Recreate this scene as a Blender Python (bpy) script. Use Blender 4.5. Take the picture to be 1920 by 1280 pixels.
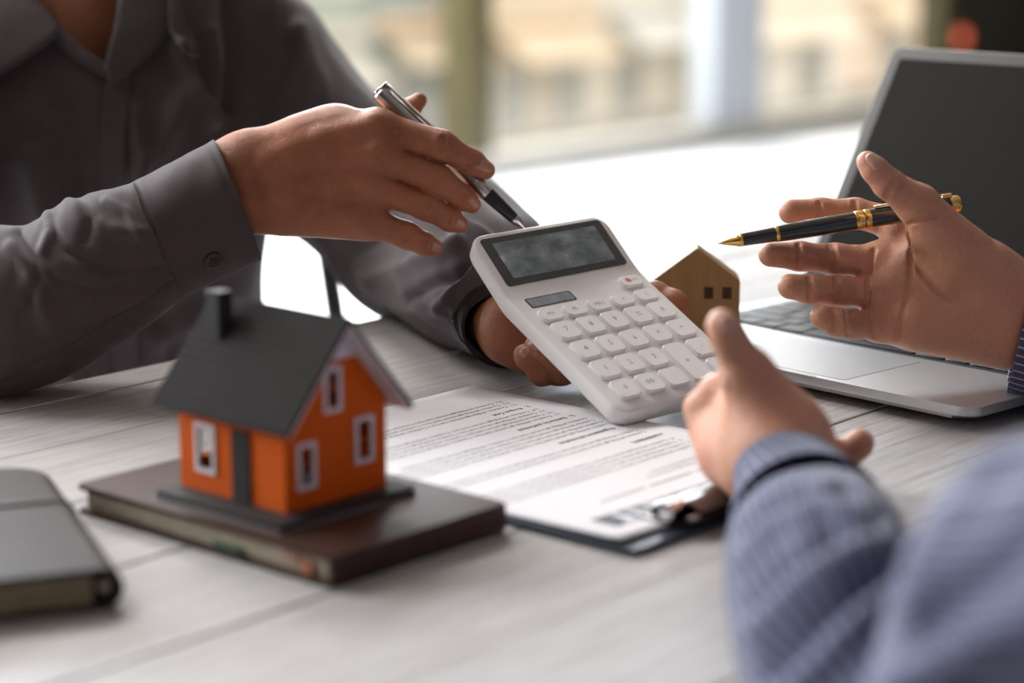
import bpy, bmesh, math, random
import numpy as np
from mathutils import Vector, Matrix
from mathutils.bvhtree import BVHTree
random.seed(7); RNG = np.random.default_rng(7)
for o in list(bpy.data.objects): bpy.data.objects.remove(o)
scene = bpy.context.scene
COL = scene.collection

# ------------------------------------------------------------------ camera, world, sun, light, exposure
FPX = 4000.0                       # focal length in pixels of the 1920 px wide frame
PITCH = math.radians(11.8)
TT = 0.75                          # table top height
CAM = np.array([0.0, 0.0, 1.055])
RT = np.array([1.0, 0, 0]); FW = np.array([0, math.cos(PITCH), -math.sin(PITCH)]); UP = np.array([0, math.sin(PITCH), math.cos(PITCH)])
cam_d = bpy.data.cameras.new('camera'); cam = bpy.data.objects.new('camera', cam_d); COL.objects.link(cam)
cam.location = CAM; cam.rotation_euler = (math.pi/2 - PITCH, 0, 0)
cam_d.sensor_width = 36; cam_d.lens = 36*FPX/1920; cam_d.clip_start = 0.02; cam_d.clip_end = 400
cam_d.dof.use_dof = True; cam_d.dof.focus_distance = 1.300; cam_d.dof.aperture_fstop = 3.4
scene.camera = cam
world = bpy.data.worlds.new('world'); scene.world = world; world.use_nodes = True
wb = world.node_tree.nodes['Background']; wb.inputs[0].default_value = (1.0, 0.93, 0.84, 1); wb.inputs[1].default_value = 1.65
scene.view_settings.view_transform = 'Standard'; scene.view_settings.look = 'None'
scene.view_settings.gamma = 1.0; scene.view_settings.use_curve_mapping = False
scene.view_settings.exposure = 0.31

ROOM = math.radians(49)            # the room and the table run along this direction
RU = np.array([math.cos(ROOM), math.sin(ROOM), 0]); RN = np.array([-math.sin(ROOM), math.cos(ROOM), 0])
def rm(s, n, z=0.0): return RU*s + RN*n + np.array([0, 0, z])
NW = 5.36                          # window wall distance

def light_area(name, loc, direction, sx, sy, power, col):
    l = bpy.data.lights.new(name, 'AREA'); l.shape = 'RECTANGLE'; l.size = sx; l.size_y = sy; l.energy = power; l.color = col
    o = bpy.data.objects.new(name, l); COL.objects.link(o); o.location = Vector(loc)
    o.rotation_euler = Vector(direction).to_track_quat('-Z', 'Y').to_euler(); return o
sun_d = bpy.data.lights.new('sun', 'SUN'); sun_d.energy = 5.0; sun_d.angle = math.radians(0.6); sun_d.color = (1.0, 0.93, 0.82)
sun = bpy.data.objects.new('sun', sun_d); COL.objects.link(sun)
sv = -RN*math.cos(math.radians(41)) - RU*0.25 - np.array([0, 0, math.sin(math.radians(41))])
sun.rotation_euler = Vector(sv).to_track_quat('-Z', 'Y').to_euler(); sun.location = (-4, 6, 8)
# daylight entering through the upper window band
d1 = -RN*0.86 + np.array([0, 0, -0.5])
light_area('window_daylight', rm(2.4, NW-0.12, 2.05), d1, 9.0, 1.3, 800, (0.84, 0.92, 1.0))

# light of the ceiling panels over the far side of the table (fixtures are built below)
PANELS = [(0.45, 3.0), (2.15, 3.0)]
for ps, pn in PANELS:
    light_area('panel_light', rm(ps, pn, 2.835), (0, 0, -1), 1.2, 0.9, 44, (1.0, 0.97, 0.95))

# ------------------------------------------------------------------ helpers
def un(x, y, d): return CAM + d*(FW + (x-960)/FPX*RT - (y-640)/FPX*UP)
def ray(x, y): return FW + (x-960)/FPX*RT - (y-640)/FPX*UP
def onz(x, y, z=TT):
    v = ray(x, y); return CAM + v*(z-CAM[2])/v[2]
def proj(P):
    v = np.asarray(P) - CAM; d = v@FW
    return np.stack([960+FPX*(v@RT)/d, 640-FPX*(v@UP)/d], -1)
def mm(px, d): return px*d/FPX

def newobj(name, me, mat=None, parent=None, smooth=False):
    o = bpy.data.objects.new(name, me); COL.objects.link(o)
    if mat is not None and not me.materials: me.materials.append(mat)
    if parent is not None: o.parent = parent
    if smooth:
        me.polygons.foreach_set('use_smooth', [True]*len(me.polygons))
    me.update(); return o
def from_data(name, v, f, mat=None, parent=None, smooth=False):
    me = bpy.data.meshes.new(name); me.from_pydata([tuple(map(float, p)) for p in v], [], [tuple(map(int, q)) for q in f]); me.validate()
    return newobj(name, me, mat, parent, smooth)
def bm_obj(name, bm, mat=None, parent=None, smooth=False):
    bmesh.ops.recalc_face_normals(bm, faces=bm.faces)
    me = bpy.data.meshes.new(name); bm.to_mesh(me); bm.free(); return newobj(name, me, mat, parent, smooth)
def thing(name, label, cat, loc=(0,0,0), group=None, rotz=0.0):
    o = bpy.data.objects.new(name, None); COL.objects.link(o); o.location = Vector(loc); o.rotation_euler = (0, 0, rotz)
    o.empty_display_size = 0.05
    tag(o, label, cat, group); return o
def tag(o, label, cat, group=None):
    o['label'] = label; o['category'] = cat
    if group: o['group'] = group
    return o
def struct(o, label=None):
    o['kind'] = 'structure'
    if label: o['label'] = label
    return o
def keep_world(o, parent):
    o.parent = parent; bpy.context.view_layer.update(); o.matrix_parent_inverse = parent.matrix_world.inverted(); return o
def auto_smooth(o, ang=40):
    me = o.data; me.polygons.foreach_set('use_smooth', [True]*len(me.polygons))
    bm = bmesh.new(); bm.from_mesh(me); a = math.radians(ang)
    for e in bm.edges:
        if len(e.link_faces) == 2 and e.calc_face_angle(0) > a: e.smooth = False
    bm.to_mesh(me); bm.free(); me.update(); return o

def box_bm(bm, x0, x1, y0, y1, z0, z1, bev=0.0, seg=2):
    r = bmesh.ops.create_cube(bm, size=1.0)
    for v in r['verts']:
        v.co = Vector(((x0+x1)/2+v.co.x*(x1-x0), (y0+y1)/2+v.co.y*(y1-y0), (z0+z1)/2+v.co.z*(z1-z0)))
    if bev > 0:
        es = list({e for v in r['verts'] for e in v.link_edges})
        bmesh.ops.bevel(bm, geom=es, offset=bev, segments=seg, affect='EDGES', profile=0.5)
def box(name, x0, x1, y0, y1, z0, z1, mat, parent=None, bev=0.0, seg=2):
    bm = bmesh.new(); box_bm(bm, x0, x1, y0, y1, z0, z1, bev, seg)
    o = bm_obj(name, bm, mat, parent)
    return auto_smooth(o, 20) if bev > 0 else o
def prism(name, poly, z0, z1, mat, parent=None, bev=0.0, seg=2, M=None):
    """extrude polygon (x,y) from z0 to z1, bevel the rim edges; optional matrix"""
    bm = bmesh.new(); n = len(poly)
    b = [bm.verts.new((p[0], p[1], z0)) for p in poly]; t = [bm.verts.new((p[0], p[1], z1)) for p in poly]
    fb = bm.faces.new(b[::-1]); ft = bm.faces.new(t)
    for i in range(n): bm.faces.new((b[i], b[(i+1) % n], t[(i+1) % n], t[i]))
    if bev > 0:
        bmesh.ops.bevel(bm, geom=list(ft.edges)+list(fb.edges), offset=bev, segments=seg, affect='EDGES', profile=0.5)
    if M is not None: bm.transform(M)
    o = bm_obj(name, bm, mat, parent); return auto_smooth(o, 20) if bev > 0 else o
def rrect(x0, x1, y0, y1, r, n=6, rs=None):
    """rounded rectangle, rs = radii at (x0y0, x1y0, x1y1, x0y1)"""
    rs = rs or (r, r, r, r); P = []
    for (cx, cy, a0, q) in ((x0+rs[0], y0+rs[0], 180, rs[0]), (x1-rs[1], y0+rs[1], 270, rs[1]), (x1-rs[2], y1-rs[2], 0, rs[2]), (x0+rs[3], y1-rs[3], 90, rs[3])):
        if q <= 1e-6: P.append((cx, cy)); continue
        for i in range(n+1):
            a = math.radians(a0+90*i/n); P.append((cx+q*math.cos(a), cy+q*math.sin(a)))
    return P
def basis(o, X, Y, Z):
    M = Matrix.Identity(4)
    for i, c in enumerate((X, Y, Z)):
        for r in range(3): M[r][i] = float(c[r])
    for r in range(3): M[r][3] = float(o[r])
    return M
def nrm(v): v = np.asarray(v, float); return v/np.linalg.norm(v)
def lathe(name, A, B, prof, mat, parent=None, n=28, smooth=True):
    """revolve (t along A-B in metres, radius) about the axis"""
    A = np.asarray(A, float); ax = nrm(np.asarray(B, float)-A)
    s = nrm(np.cross(ax, [0.3, 0.2, 0.9])); q = np.cross(ax, s)
    V = []; Fc = []
    for t, r in prof:
        for i in range(n):
            a = 2*math.pi*i/n; V.append(A+ax*t+(s*math.cos(a)+q*math.sin(a))*r)
    m = len(prof)
    for j in range(m-1):
        for i in range(n):
            Fc.append((j*n+i, j*n+(i+1) % n, (j+1)*n+(i+1) % n, (j+1)*n+i))
    Fc.append(tuple(range(n))[::-1]); Fc.append(tuple((m-1)*n+i for i in range(n)))
    o = from_data(name, V, Fc, mat, parent)
    bm = bmesh.new(); bm.from_mesh(o.data); bmesh.ops.recalc_face_normals(bm, faces=bm.faces); bm.to_mesh(o.data); bm.free()
    return auto_smooth(o, 35) if smooth else o

# ------------------------------------------------------------------ materials
def mat_new(name):
    m = bpy.data.materials.new(name); m.use_nodes = True; nt = m.node_tree; b = nt.nodes['Principled BSDF']
    return m, nt, b
def link(nt, a, b): nt.links.new(a, b)
def node(nt, t, **k):
    n = nt.nodes.new(t)
    for a, v in k.items(): setattr(n, a, v)
    return n
def ramp(nt, fac, stops):
    r = node(nt, 'ShaderNodeValToRGB'); el = r.color_ramp.elements
    while len(el) > 1: el.remove(el[-1])
    el[0].position = stops[0][0]; el[0].color = (*stops[0][1], 1)
    for p, c in stops[1:]:
        e = el.new(p); e.color = (*c, 1)
    link(nt, fac, r.inputs[0]); return r.outputs[0]
def texco(nt, which='Object', scale=(1,1,1), rot=(0,0,0)):
    tc = node(nt, 'ShaderNodeTexCoord'); mp = node(nt, 'ShaderNodeMapping')
    mp.inputs['Scale'].default_value = scale; mp.inputs['Rotation'].default_value = rot
    link(nt, tc.outputs[which], mp.inputs[0]); return mp.outputs[0]
def noise(nt, vec, scale, detail=4, rough=0.55):
    n = node(nt, 'ShaderNodeTexNoise'); n.inputs['Scale'].default_value = scale; n.inputs['Detail'].default_value = detail
    n.inputs['Roughness'].default_value = rough; link(nt, vec, n.inputs['Vector']); return n.outputs[0]
def bump(nt, b, h, strength=0.3, dist=0.001, chain=None):
    n = node(nt, 'ShaderNodeBump'); n.inputs['Strength'].default_value = strength; n.inputs['Distance'].default_value = dist
    link(nt, h, n.inputs['Height'])
    if chain is not None: link(nt, chain, n.inputs['Normal'])
    link(nt, n.outputs[0], b.inputs['Normal']); return n.outputs[0]
def mat_plain(name, col, rough=0.5, metal=0.0, spec=0.5, var=0.08, vscale=30.0, bmp=0.0, bscale=400.0, coat=0.0):
    m, nt, b = mat_new(name); v = texco(nt)
    n = noise(nt, v, vscale)
    c = ramp(nt, n, [(0.3, tuple(x*(1-var) for x in col)), (0.7, tuple(min(1, x*(1+var)) for x in col))])
    link(nt, c, b.inputs['Base Color']); b.inputs['Roughness'].default_value = rough; b.inputs['Metallic'].default_value = metal
    b.inputs['Specular IOR Level'].default_value = spec; b.inputs['Coat Weight'].default_value = coat
    if bmp > 0: bump(nt, b, noise(nt, v, bscale, 3), bmp, 0.0006)
    return m
def mat_emit(name, col, s):
    m, nt, b = mat_new(name); b.inputs['Base Color'].default_value = (*col, 1)
    b.inputs['Emission Color'].default_value = (*col, 1); b.inputs['Emission Strength'].default_value = s; return m
def mat_skin(name, dark, mid, red):
    m, nt, b = mat_new(name); v = texco(nt)
    n = noise(nt, v, 28, 5); c1 = ramp(nt, n, [(0.28, dark), (0.52, mid), (0.75, red)])
    n2 = noise(nt, v, 420, 4)
    mx = node(nt, 'ShaderNodeMixRGB', blend_type='MULTIPLY'); mx.inputs[0].default_value = 0.35
    link(nt, c1, mx.inputs[1]); link(nt, ramp(nt, n2, [(0.3, (0.72, 0.68, 0.66)), (0.65, (1, 1, 1))]), mx.inputs[2])
    link(nt, mx.outputs[0], b.inputs['Base Color'])
    b.inputs['Roughness'].default_value = 0.46; b.inputs['Specular IOR Level'].default_value = 0.42
    b.inputs['Subsurface Weight'].default_value = 0.18; b.inputs['Subsurface Radius'].default_value = (1.0, 0.35, 0.2); b.inputs['Subsurface Scale'].default_value = 0.004
    vo = node(nt, 'ShaderNodeTexVoronoi', feature='DISTANCE_TO_EDGE'); vo.inputs['Scale'].default_value = 900; link(nt, v, vo.inputs['Vector'])
    r = ramp(nt, vo.outputs[0], [(0.0, (0, 0, 0)), (0.25, (1, 1, 1))])
    c0 = bump(nt, b, r, 0.30, 0.0005)
    bump(nt, b, noise(nt, v, 160, 4), 0.30, 0.0014, c0)
    return m
def mat_fabric(name, base, line, per, duty, rough=0.85, uvdir=0, soft=0.06, weave=2600.0, line2=None, flip=0.0):
    """woven cloth with thin stripes running along the sleeve: stripes counted on UV x (metres)"""
    m, nt, b = mat_new(name); tc = node(nt, 'ShaderNodeTexCoord'); sp = node(nt, 'ShaderNodeSeparateXYZ'); link(nt, tc.outputs['UV'], sp.inputs[0])
    mu = node(nt, 'ShaderNodeMath', operation='MULTIPLY'); mu.inputs[1].default_value = 1.0/per; link(nt, sp.outputs[uvdir], mu.inputs[0])
    fr = node(nt, 'ShaderNodeMath', operation='FRACT'); link(nt, mu.outputs[0], fr.inputs[0])
    r = ramp(nt, fr.outputs[0], [(0.0, line), (duty, line), (min(0.98, duty+soft), base), (1-soft, base), (1.0, line)])
    v = texco(nt); n = noise(nt, v, 60, 4)
    mx = node(nt, 'ShaderNodeMixRGB', blend_type='MULTIPLY'); mx.inputs[0].default_value = 0.5; link(nt, r, mx.inputs[1])
    link(nt, ramp(nt, n, [(0.3, (0.72, 0.72, 0.74)), (0.7, (1.0, 1.0, 1.0))]), mx.inputs[2])
    link(nt, mx.outputs[0], b.inputs['Base Color']); b.inputs['Roughness'].default_value = rough
    b.inputs['Specular IOR Level'].default_value = 0.2; b.inputs['Sheen Weight'].default_value = 0.18; b.inputs['Sheen Roughness'].default_value = 0.5
    h = node(nt, 'ShaderNodeMath', operation='ADD'); link(nt, fr.outputs[0], h.inputs[0]); link(nt, noise(nt, v, weave, 2), h.inputs[1])
    bump(nt, b, h.outputs[0], 0.25, 0.0005)
    return m

# ------------------------------------------------------------------ the room (runs along RU, window wall at n = NW)
RZ = ROOM
def rbox(name, s0, s1, n0, n1, z0, z1, mat, parent=None, bev=0.0):
    o = box(name, s0, s1, n0, n1, z0, z1, mat, None, bev); o.rotation_euler = (0, 0, RZ)
    if parent is not None: keep_world(o, parent)
    return o
def s_at(px, n=NW):
    X = (px-960)/FPX/math.cos(PITCH); c, s = math.cos(ROOM), math.sin(ROOM)
    t = n/(c - s*X); return c*X*t + s*t
m_floor = mat_plain('floor_white', (0.8000, 0.8000, 0.8000), 0.32, var=0.04, vscale=2.0)
m_wall = mat_plain('wall_paint', (0.075, 0.048, 0.036), 0.8, var=0.05, vscale=3, bmp=0.1)
m_ceil = mat_plain('ceiling_paint', (0.22, 0.19, 0.17), 0.85, var=0.03, vscale=3)
m_darkwall = mat_plain('dark_olive_wall', (0.022, 0.020, 0.008), 0.7, var=0.1, vscale=3)
m_mull = mat_plain('bronze_mullion', (0.060, 0.048, 0.014), 0.45, var=0.1, vscale=6)
m_mull2 = mat_plain('grey_mullion', (0.42, 0.45, 0.50), 0.45, var=0.05, vscale=6)
m_sill = mat_plain('stone_sill', (0.36, 0.34, 0.31), 0.5, var=0.08, vscale=8)
S0, S1, N0 = -5.0, s_at(1745), -3.2
struct(rbox('floor', S0, 13, N0, NW, -0.1, 0.0, m_floor), 'pale glossy floor of the room')
struct(rbox('ceiling', S0, 13, N0, NW, 2.9, 3.0, m_ceil), 'pale ceiling')
struct(rbox('wall_front', S0, 13, N0-0.1, N0, 0, 2.9, m_wall), 'wall behind the photographer')
struct(rbox('wall_left', S0-0.1, S0, N0, NW, 0, 2.9, m_wall), 'side wall at the left end')
struct(rbox('wall_right', 12.9, 13, N0, NW, 0, 2.9, m_wall), 'side wall at the far right end')
struct(rbox('wall_back', S1, 13, NW-0.05, NW+0.15, 0, 2.9, m_darkwall), 'dark wall beside the window front')
struct(rbox('trim_1', S0, S1, NW-0.06, NW+0.10, 0.0, 0.10, m_sill, bev=0.008), 'low stone sill under the window front')
struct(rbox('trim_2', S0, S1, NW-0.05, NW+0.10, 2.72, 2.9, m_mull), 'window head rail')
m, nt, b = mat_new('window_glass')
nt.nodes.remove(b); tr = node(nt, 'ShaderNodeBsdfTransparent'); gl = node(nt, 'ShaderNodeBsdfGlossy'); gl.inputs['Roughness'].default_value = 0.02
ms = node(nt, 'ShaderNodeMixShader'); tr.inputs[0].default_value = (0.97, 0.98, 0.97, 1)
ms.inputs[0].default_value = 0.06; link(nt, tr.outputs[0], ms.inputs[1]); link(nt, gl.outputs[0], ms.inputs[2])
link(nt, ms.outputs[0], nt.nodes['Material Output'].inputs['Surface']); m_glass = m
mulls = [(s_at(862), s_at(908), m_mull), (s_at(1312), s_at(1402), m_mull2), (s_at(1728), s_at(1762), m_mull)]
edges = [S0]
for i, (a, c, mt) in enumerate(mulls):
    struct(rbox('trim_%d' % (i+3), a, c, NW-0.05, NW+0.08, 0.10, 2.72, mt, bev=0.006), 'upright window mullion')
    edges += [a, c]
ml = [S0+1.9, S0+4.0]
for i, a in enumerate(ml): struct(rbox('trim_%d' % (i+6), a, a+0.10, NW-0.05, NW+0.08, 0.10, 2.72, m_mull, bev=0.006), 'upright window mullion')
panes = [(S0, ml[0]), (ml[0]+.1, ml[1]), (ml[1]+.1, mulls[0][0]), (mulls[0][1], mulls[1][0]), (mulls[1][1], mulls[2][0])]
for i, (a, c) in enumerate(panes):
    struct(rbox('window_%d' % (i+1), a, c, NW+0.015, NW+0.021, 0.10, 2.72, m_glass), 'tall clear glass window pane')

m_diff = mat_emit('panel_diffuser', (1.0, 0.97, 0.93), 4.0); m_pframe = mat_plain('panel_frame_white', (0.7, 0.7, 0.7), 0.5)
for k, (ps, pn) in enumerate(PANELS):
    t = thing('ceiling_panel', ['flat square ceiling light panel nearer the left wall', 'flat square ceiling light panel nearer the laptop'][k], 'ceiling light', rm(ps, pn, 2.84), 'ceiling light panels', RZ); bpy.context.view_layer.update()
    box('frame', -.62, .62, -.47, .47, .012, .06, m_pframe, t, .004); box('diffuser', -.59, .59, -.44, .44, .004, .014, m_diff, t)

# ------------------------------------------------------------------ outside: a street of low pastel houses, out of focus
m_street = mat_plain('street_paving', (0.55, 0.52, 0.48), 0.8, var=0.1, vscale=0.6)
struct(rbox('ground', -30, 70, NW+0.4, 60, -3.7, -3.5, m_street), 'pale street outside the windows')
m_pane_d = mat_plain('dark_pane', (0.34, 0.35, 0.34), 0.3)
m_frame_o = mat_plain('painted_window_frame', (0.75, 0.72, 0.66), 0.6)
def house_far(name, label, px0, px1, n, col, acol, wins):
    s0, s1 = s_at(px0, n), s_at(px1, n)
    t = thing(name, label, 'building', rm((s0+s1)/2, n, -3.5), 'houses across the street outside the window')
    t.rotation_euler = (0, 0, RZ); bpy.context.view_layer.update()
    w = s1-s0
    mt = mat_plain(name+'_plaster', col, 0.85, var=0.10, vscale=1.2)
    ma = mat_plain(name+'_awning', acol, 0.7, var=0.1, vscale=2)
    wall = box('wall', -w/2, w/2, 0, 6, 0, 11, mt, t)
    box('cornice', -w/2, w/2, -0.25, 0, 2.35, 2.60, ma, t, 0.03)
    bm = bmesh.new()
    pts = [(-w*0.42, -0.02, 2.3), (w*0.42, -0.02, 2.3), (w*0.42, -0.95, 1.75), (-w*0.42, -0.95, 1.75)]
    vs = [bm.verts.new(p) for p in pts] + [bm.verts.new((p[0], p[1], p[2]-0.06)) for p in pts]
    for q in ((0,1,2,3), (7,6,5,4), (0,4,5,1), (1,5,6,2), (2,6,7,3), (3,7,4,0)): bm.faces.new([vs[i] for i in q])
    bm_obj('awning', bm, ma, t)
    for k in range(wins):
        x = -w/2 + w*(k+0.5)/wins
        for z0, z1 in ((0.35, 1.6), (3.1, 4.6)):
            f = box('window_frame', x-0.55, x+0.55, -0.06, 0.02, z0, z1, m_frame_o, t)
            box('pane', x-0.47, x-0.03, -0.075, -0.05, z0+0.08, z1-0.08, m_pane_d, f); box('pane', x+0.03, x+0.47, -0.075, -0.05, z0+0.08, z1-0.08, m_pane_d, f)
    box('plinth', -w/2, w/2, -0.08, 0, 0, 0.3, m_sill, t)
house_far('corner_house', 'grey-green house beyond the window left of the dark mullion', 380, 690, 24, (0.40, 0.46, 0.42), (0.62, 0.60, 0.55), 3)
house_far('terracotta_house', 'blue-grey house with pale orange awning left of the dark window mullion', 690, 900, 26, (0.34, 0.42, 0.44), (0.72, 0.60, 0.48), 2)
house_far('sandstone_house', 'sand-coloured house with orange awning right of the dark mullion', 900, 1110, 25, (0.62, 0.55, 0.46), (0.78, 0.66, 0.52), 2)
house_far('cream_house', 'cream house seen in the middle window pane', 1110, 1330, 26, (0.80, 0.76, 0.68), (0.75, 0.76, 0.76), 2)
house_far('white_house', 'white plaster house right of the pale grey mullion', 1330, 1560, 25, (0.86, 0.84, 0.80), (0.84, 0.76, 0.66), 2)
house_far('pink_house', 'pale pink house at the right end of the window front', 1560, 1900, 26, (0.88, 0.76, 0.66), (0.82, 0.70, 0.56), 2)
# small red lamp on the dark wall
p = rm(s_at(1780, NW-0.09), NW-0.09, 0); zz = CAM[2] + (ray(1780, 70)*(p[1]/ray(1780, 70)[1]))[2]
t = thing('signal_lamp', 'small round red lamp on the dark wall above the laptop', 'lamp', (p[0], p[1], zz)); t.rotation_euler = (0, 0, RZ); bpy.context.view_layer.update()
lathe('lamp_base', (0, 0.045, 0), (0, -0.1, 0), [(0, 0.05), (0.03, 0.05), (0.035, 0.045)], mat_plain('lamp_black', (0.02, 0.02, 0.02), 0.4), t)
lathe('lamp_lens', (0, 0.012, 0), (0, -0.1, 0), [(0, 0.040), (0.014, 0.038), (0.028, 0.028), (0.036, 0.014), (0.038, 0.002)], mat_emit('lamp_red', (0.9, 0.16, 0.07), 0.55), t)

# ------------------------------------------------------------------ table of whitewashed planks
def mat_planks():
    m, nt, b = mat_new('whitewashed_wood')
    tc = node(nt, 'ShaderNodeTexCoord'); oi = node(nt, 'ShaderNodeObjectInfo'); ad = node(nt, 'ShaderNodeVectorMath', operation='ADD')
    sc = node(nt, 'ShaderNodeVectorMath', operation='SCALE'); cb = node(nt, 'ShaderNodeCombineXYZ')
    for i in range(3): link(nt, oi.outputs['Random'], cb.inputs[i])
    link(nt, cb.outputs[0], sc.inputs[0]); sc.inputs['Scale'].default_value = 37.0
    link(nt, tc.outputs['Object'], ad.inputs[0]); link(nt, sc.outputs[0], ad.inputs[1])
    def mp(scale):
        n = node(nt, 'ShaderNodeMapping'); n.inputs['Scale'].default_value = scale; link(nt, ad.outputs[0], n.inputs[0]); return n.outputs[0]
    grain = noise(nt, mp((5, 160, 40)), 2.0, 6, 0.62)
    fine = noise(nt, mp((14, 520, 90)), 2.0, 4, 0.6)
    patch = noise(nt, mp((1.6, 5, 5)), 3.0, 4)
    streak = noise(nt, mp((3.0, 190, 60)), 1.7, 5, 0.7)
    c = ramp(nt, grain, [(0.25, (0.30, 0.283, 0.27)), (0.45, (0.405, 0.388, 0.38)), (0.7, (0.48, 0.467, 0.465))])
    mx = node(nt, 'ShaderNodeMixRGB', blend_type='MULTIPLY'); mx.inputs[0].default_value = 0.55; link(nt, c, mx.inputs[1])
    link(nt, ramp(nt, patch, [(0.3, (0.80, 0.78, 0.76)), (0.62, (1, 1, 1))]), mx.inputs[2])
    mf = node(nt, 'ShaderNodeMixRGB', blend_type='MULTIPLY'); mf.inputs[0].default_value = 0.8; link(nt, mx.outputs[0], mf.inputs[1])
    link(nt, ramp(nt, fine, [(0.33, (0.66, 0.63, 0.61)), (0.50, (1, 1, 1))]), mf.inputs[2])
    # worn streaks where brown wood shows: streak noise gated by patches
    g1 = ramp(nt, streak, [(0.0, (1, 1, 1)), (0.33, (1, 1, 1)), (0.35, (0, 0, 0))])
    g2 = ramp(nt, noise(nt, mp((2.2, 9, 9)), 3.3, 3), [(0.46, (0, 0, 0)), (0.58, (1, 1, 1))])
    ml = node(nt, 'ShaderNodeMixRGB', blend_type='MULTIPLY'); ml.inputs[0].default_value = 1; link(nt, g1, ml.inputs[1]); link(nt, g2, ml.inputs[2])
    m2 = node(nt, 'ShaderNodeMixRGB'); link(nt, ml.outputs[0], m2.inputs[0]); link(nt, mf.outputs[0], m2.inputs[1]); m2.inputs[2].default_value = (0.13, 0.085, 0.06, 1)
    link(nt, m2.outputs[0], b.inputs['Base Color'])
    link(nt, ramp(nt, grain, [(0.3, (0.60,)*3), (0.7, (0.47,)*3)]), b.inputs['Roughness']); b.inputs['Specular IOR Level'].default_value = 0.35
    hh = node(nt, 'ShaderNodeMath', operation='SUBTRACT'); link(nt, fine, hh.inputs[0]); link(nt, ml.outputs[0], hh.inputs[1])
    c0 = bump(nt, b, grain, 0.30, 0.0010); bump(nt, b, hh.outputs[0], 0.28, 0.0006, c0)
    return m
m_wood = mat_planks()
m_tleg = mat_plain('table_leg_paint', (0.55, 0.53, 0.50), 0.6, bmp=0.1)
table = thing('plank_table', 'long whitewashed plank table under all the papers and models', 'table', (*rm(0.95, 0.69)[:2], 0.0), rotz=RZ)
TS0, TS1 = -0.05, 1.95; sc_, nc_ = 0.95, 0.69
bounds = [1.09, 1.0515, 0.9635, 0.862, 0.761, 0.66, 0.5605, 0.46, 0.375]
bpy.context.view_layer.update()
for i in range(len(bounds)-1):
    a, c = bounds[i], bounds[i+1]; g = 0.00045
    o = box('plank', -(a-c)/2*0 + TS0-sc_, TS1-sc_, -(a-c)/2+g, (a-c)/2-g, -0.014, 0.014, m_wood, table, 0.0014, 2)
    o.location = (0, (a+c)/2-nc_, TT-0.014 - (0.0004*(i % 3) if i not in (2, 3) else 0.0))
for s in (TS0+0.08, TS1-0.08):
    for n in (1.03, 0.44):
        box('leg', s-sc_-0.035, s-sc_+0.035, n-nc_-0.035, n-nc_+0.035, 0, TT-0.028, m_tleg, table, 0.004)
for n in (1.045, 0.42): box('apron', TS0+0.09-sc_, TS1-0.09-sc_, n-nc_-0.011, n-nc_+0.011, TT-0.105, TT-0.028, m_tleg, table, 0.002)

# ------------------------------------------------------------------ calculator (pose from the key grid of the photograph)
m_cw = mat_plain('white_plastic', (0.80, 0.79, 0.79), 0.42, var=0.015, vscale=60)
m_key = mat_plain('white_key_plastic', (0.84, 0.83, 0.83), 0.38, var=0.015, vscale=60)
m_blackp = mat_plain('black_gloss_plastic', (0.012, 0.013, 0.012), 0.12, var=0.1, coat=0.6)
m_ink = mat_plain('grey_print', (0.16, 0.16, 0.17), 0.6); m_inkl = mat_plain('pale_print', (0.40, 0.40, 0.42), 0.6); m_inkr = mat_plain('red_print', (0.62, 0.18, 0.15), 0.6)
def mat_lcd():
    m, nt, b = mat_new('smudged_lcd'); v = texco(nt)
    n1 = noise(nt, texco(nt, 'Object', (16, 26, 1), (0, 0, 0.4)), 2.2, 6, 0.65); n2 = noise(nt, v, 75, 5, 0.6)
    a = node(nt, 'ShaderNodeMath', operation='MULTIPLY'); link(nt, n1, a.inputs[0]); link(nt, n2, a.inputs[1])
    c = ramp(nt, a.outputs[0], [(0.12, (0.062, 0.092, 0.102)), (0.24, (0.15, 0.195, 0.212)), (0.34, (0.27, 0.32, 0.345)), (0.44, (0.56, 0.61, 0.64))])
    link(nt, c, b.inputs['Base Color']); b.inputs['Roughness'].default_value = 0.22
    link(nt, ramp(nt, n1, [(0.35, (0.14,)*3), (0.6, (0.42,)*3)]), b.inputs['Roughness']); b.inputs['Coat Weight'].default_value = 0.3
    return m
m_lcd = mat_lcd(); m_solar = mat_plain('solar_cell', (0.20, 0.23, 0.27), 0.15, coat=0.5, var=0.2, vscale=120)
CX = np.array([0.7764, 0.6293, 0.0371]); CY = np.array([-0.5734, 0.6810, 0.4556]); CZ = np.array([0.2615, -0.3749, 0.8894])
CX = nrm(CX); CZ = nrm(np.cross(CX, CY)); CY = np.cross(CZ, CX)
CO = np.array([0.0329, 1.2545, 0.8007])           # centre of the '7' key, on the key tops
calc = thing('calculator', 'white desktop calculator with dark display held over the papers', 'calculator')
calc.matrix_world = basis(CO, CX, CY, CZ); bpy.context.view_layer.update()
KH = 0.0030; PX_, PY_ = 0.0195, 0.0195
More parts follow.
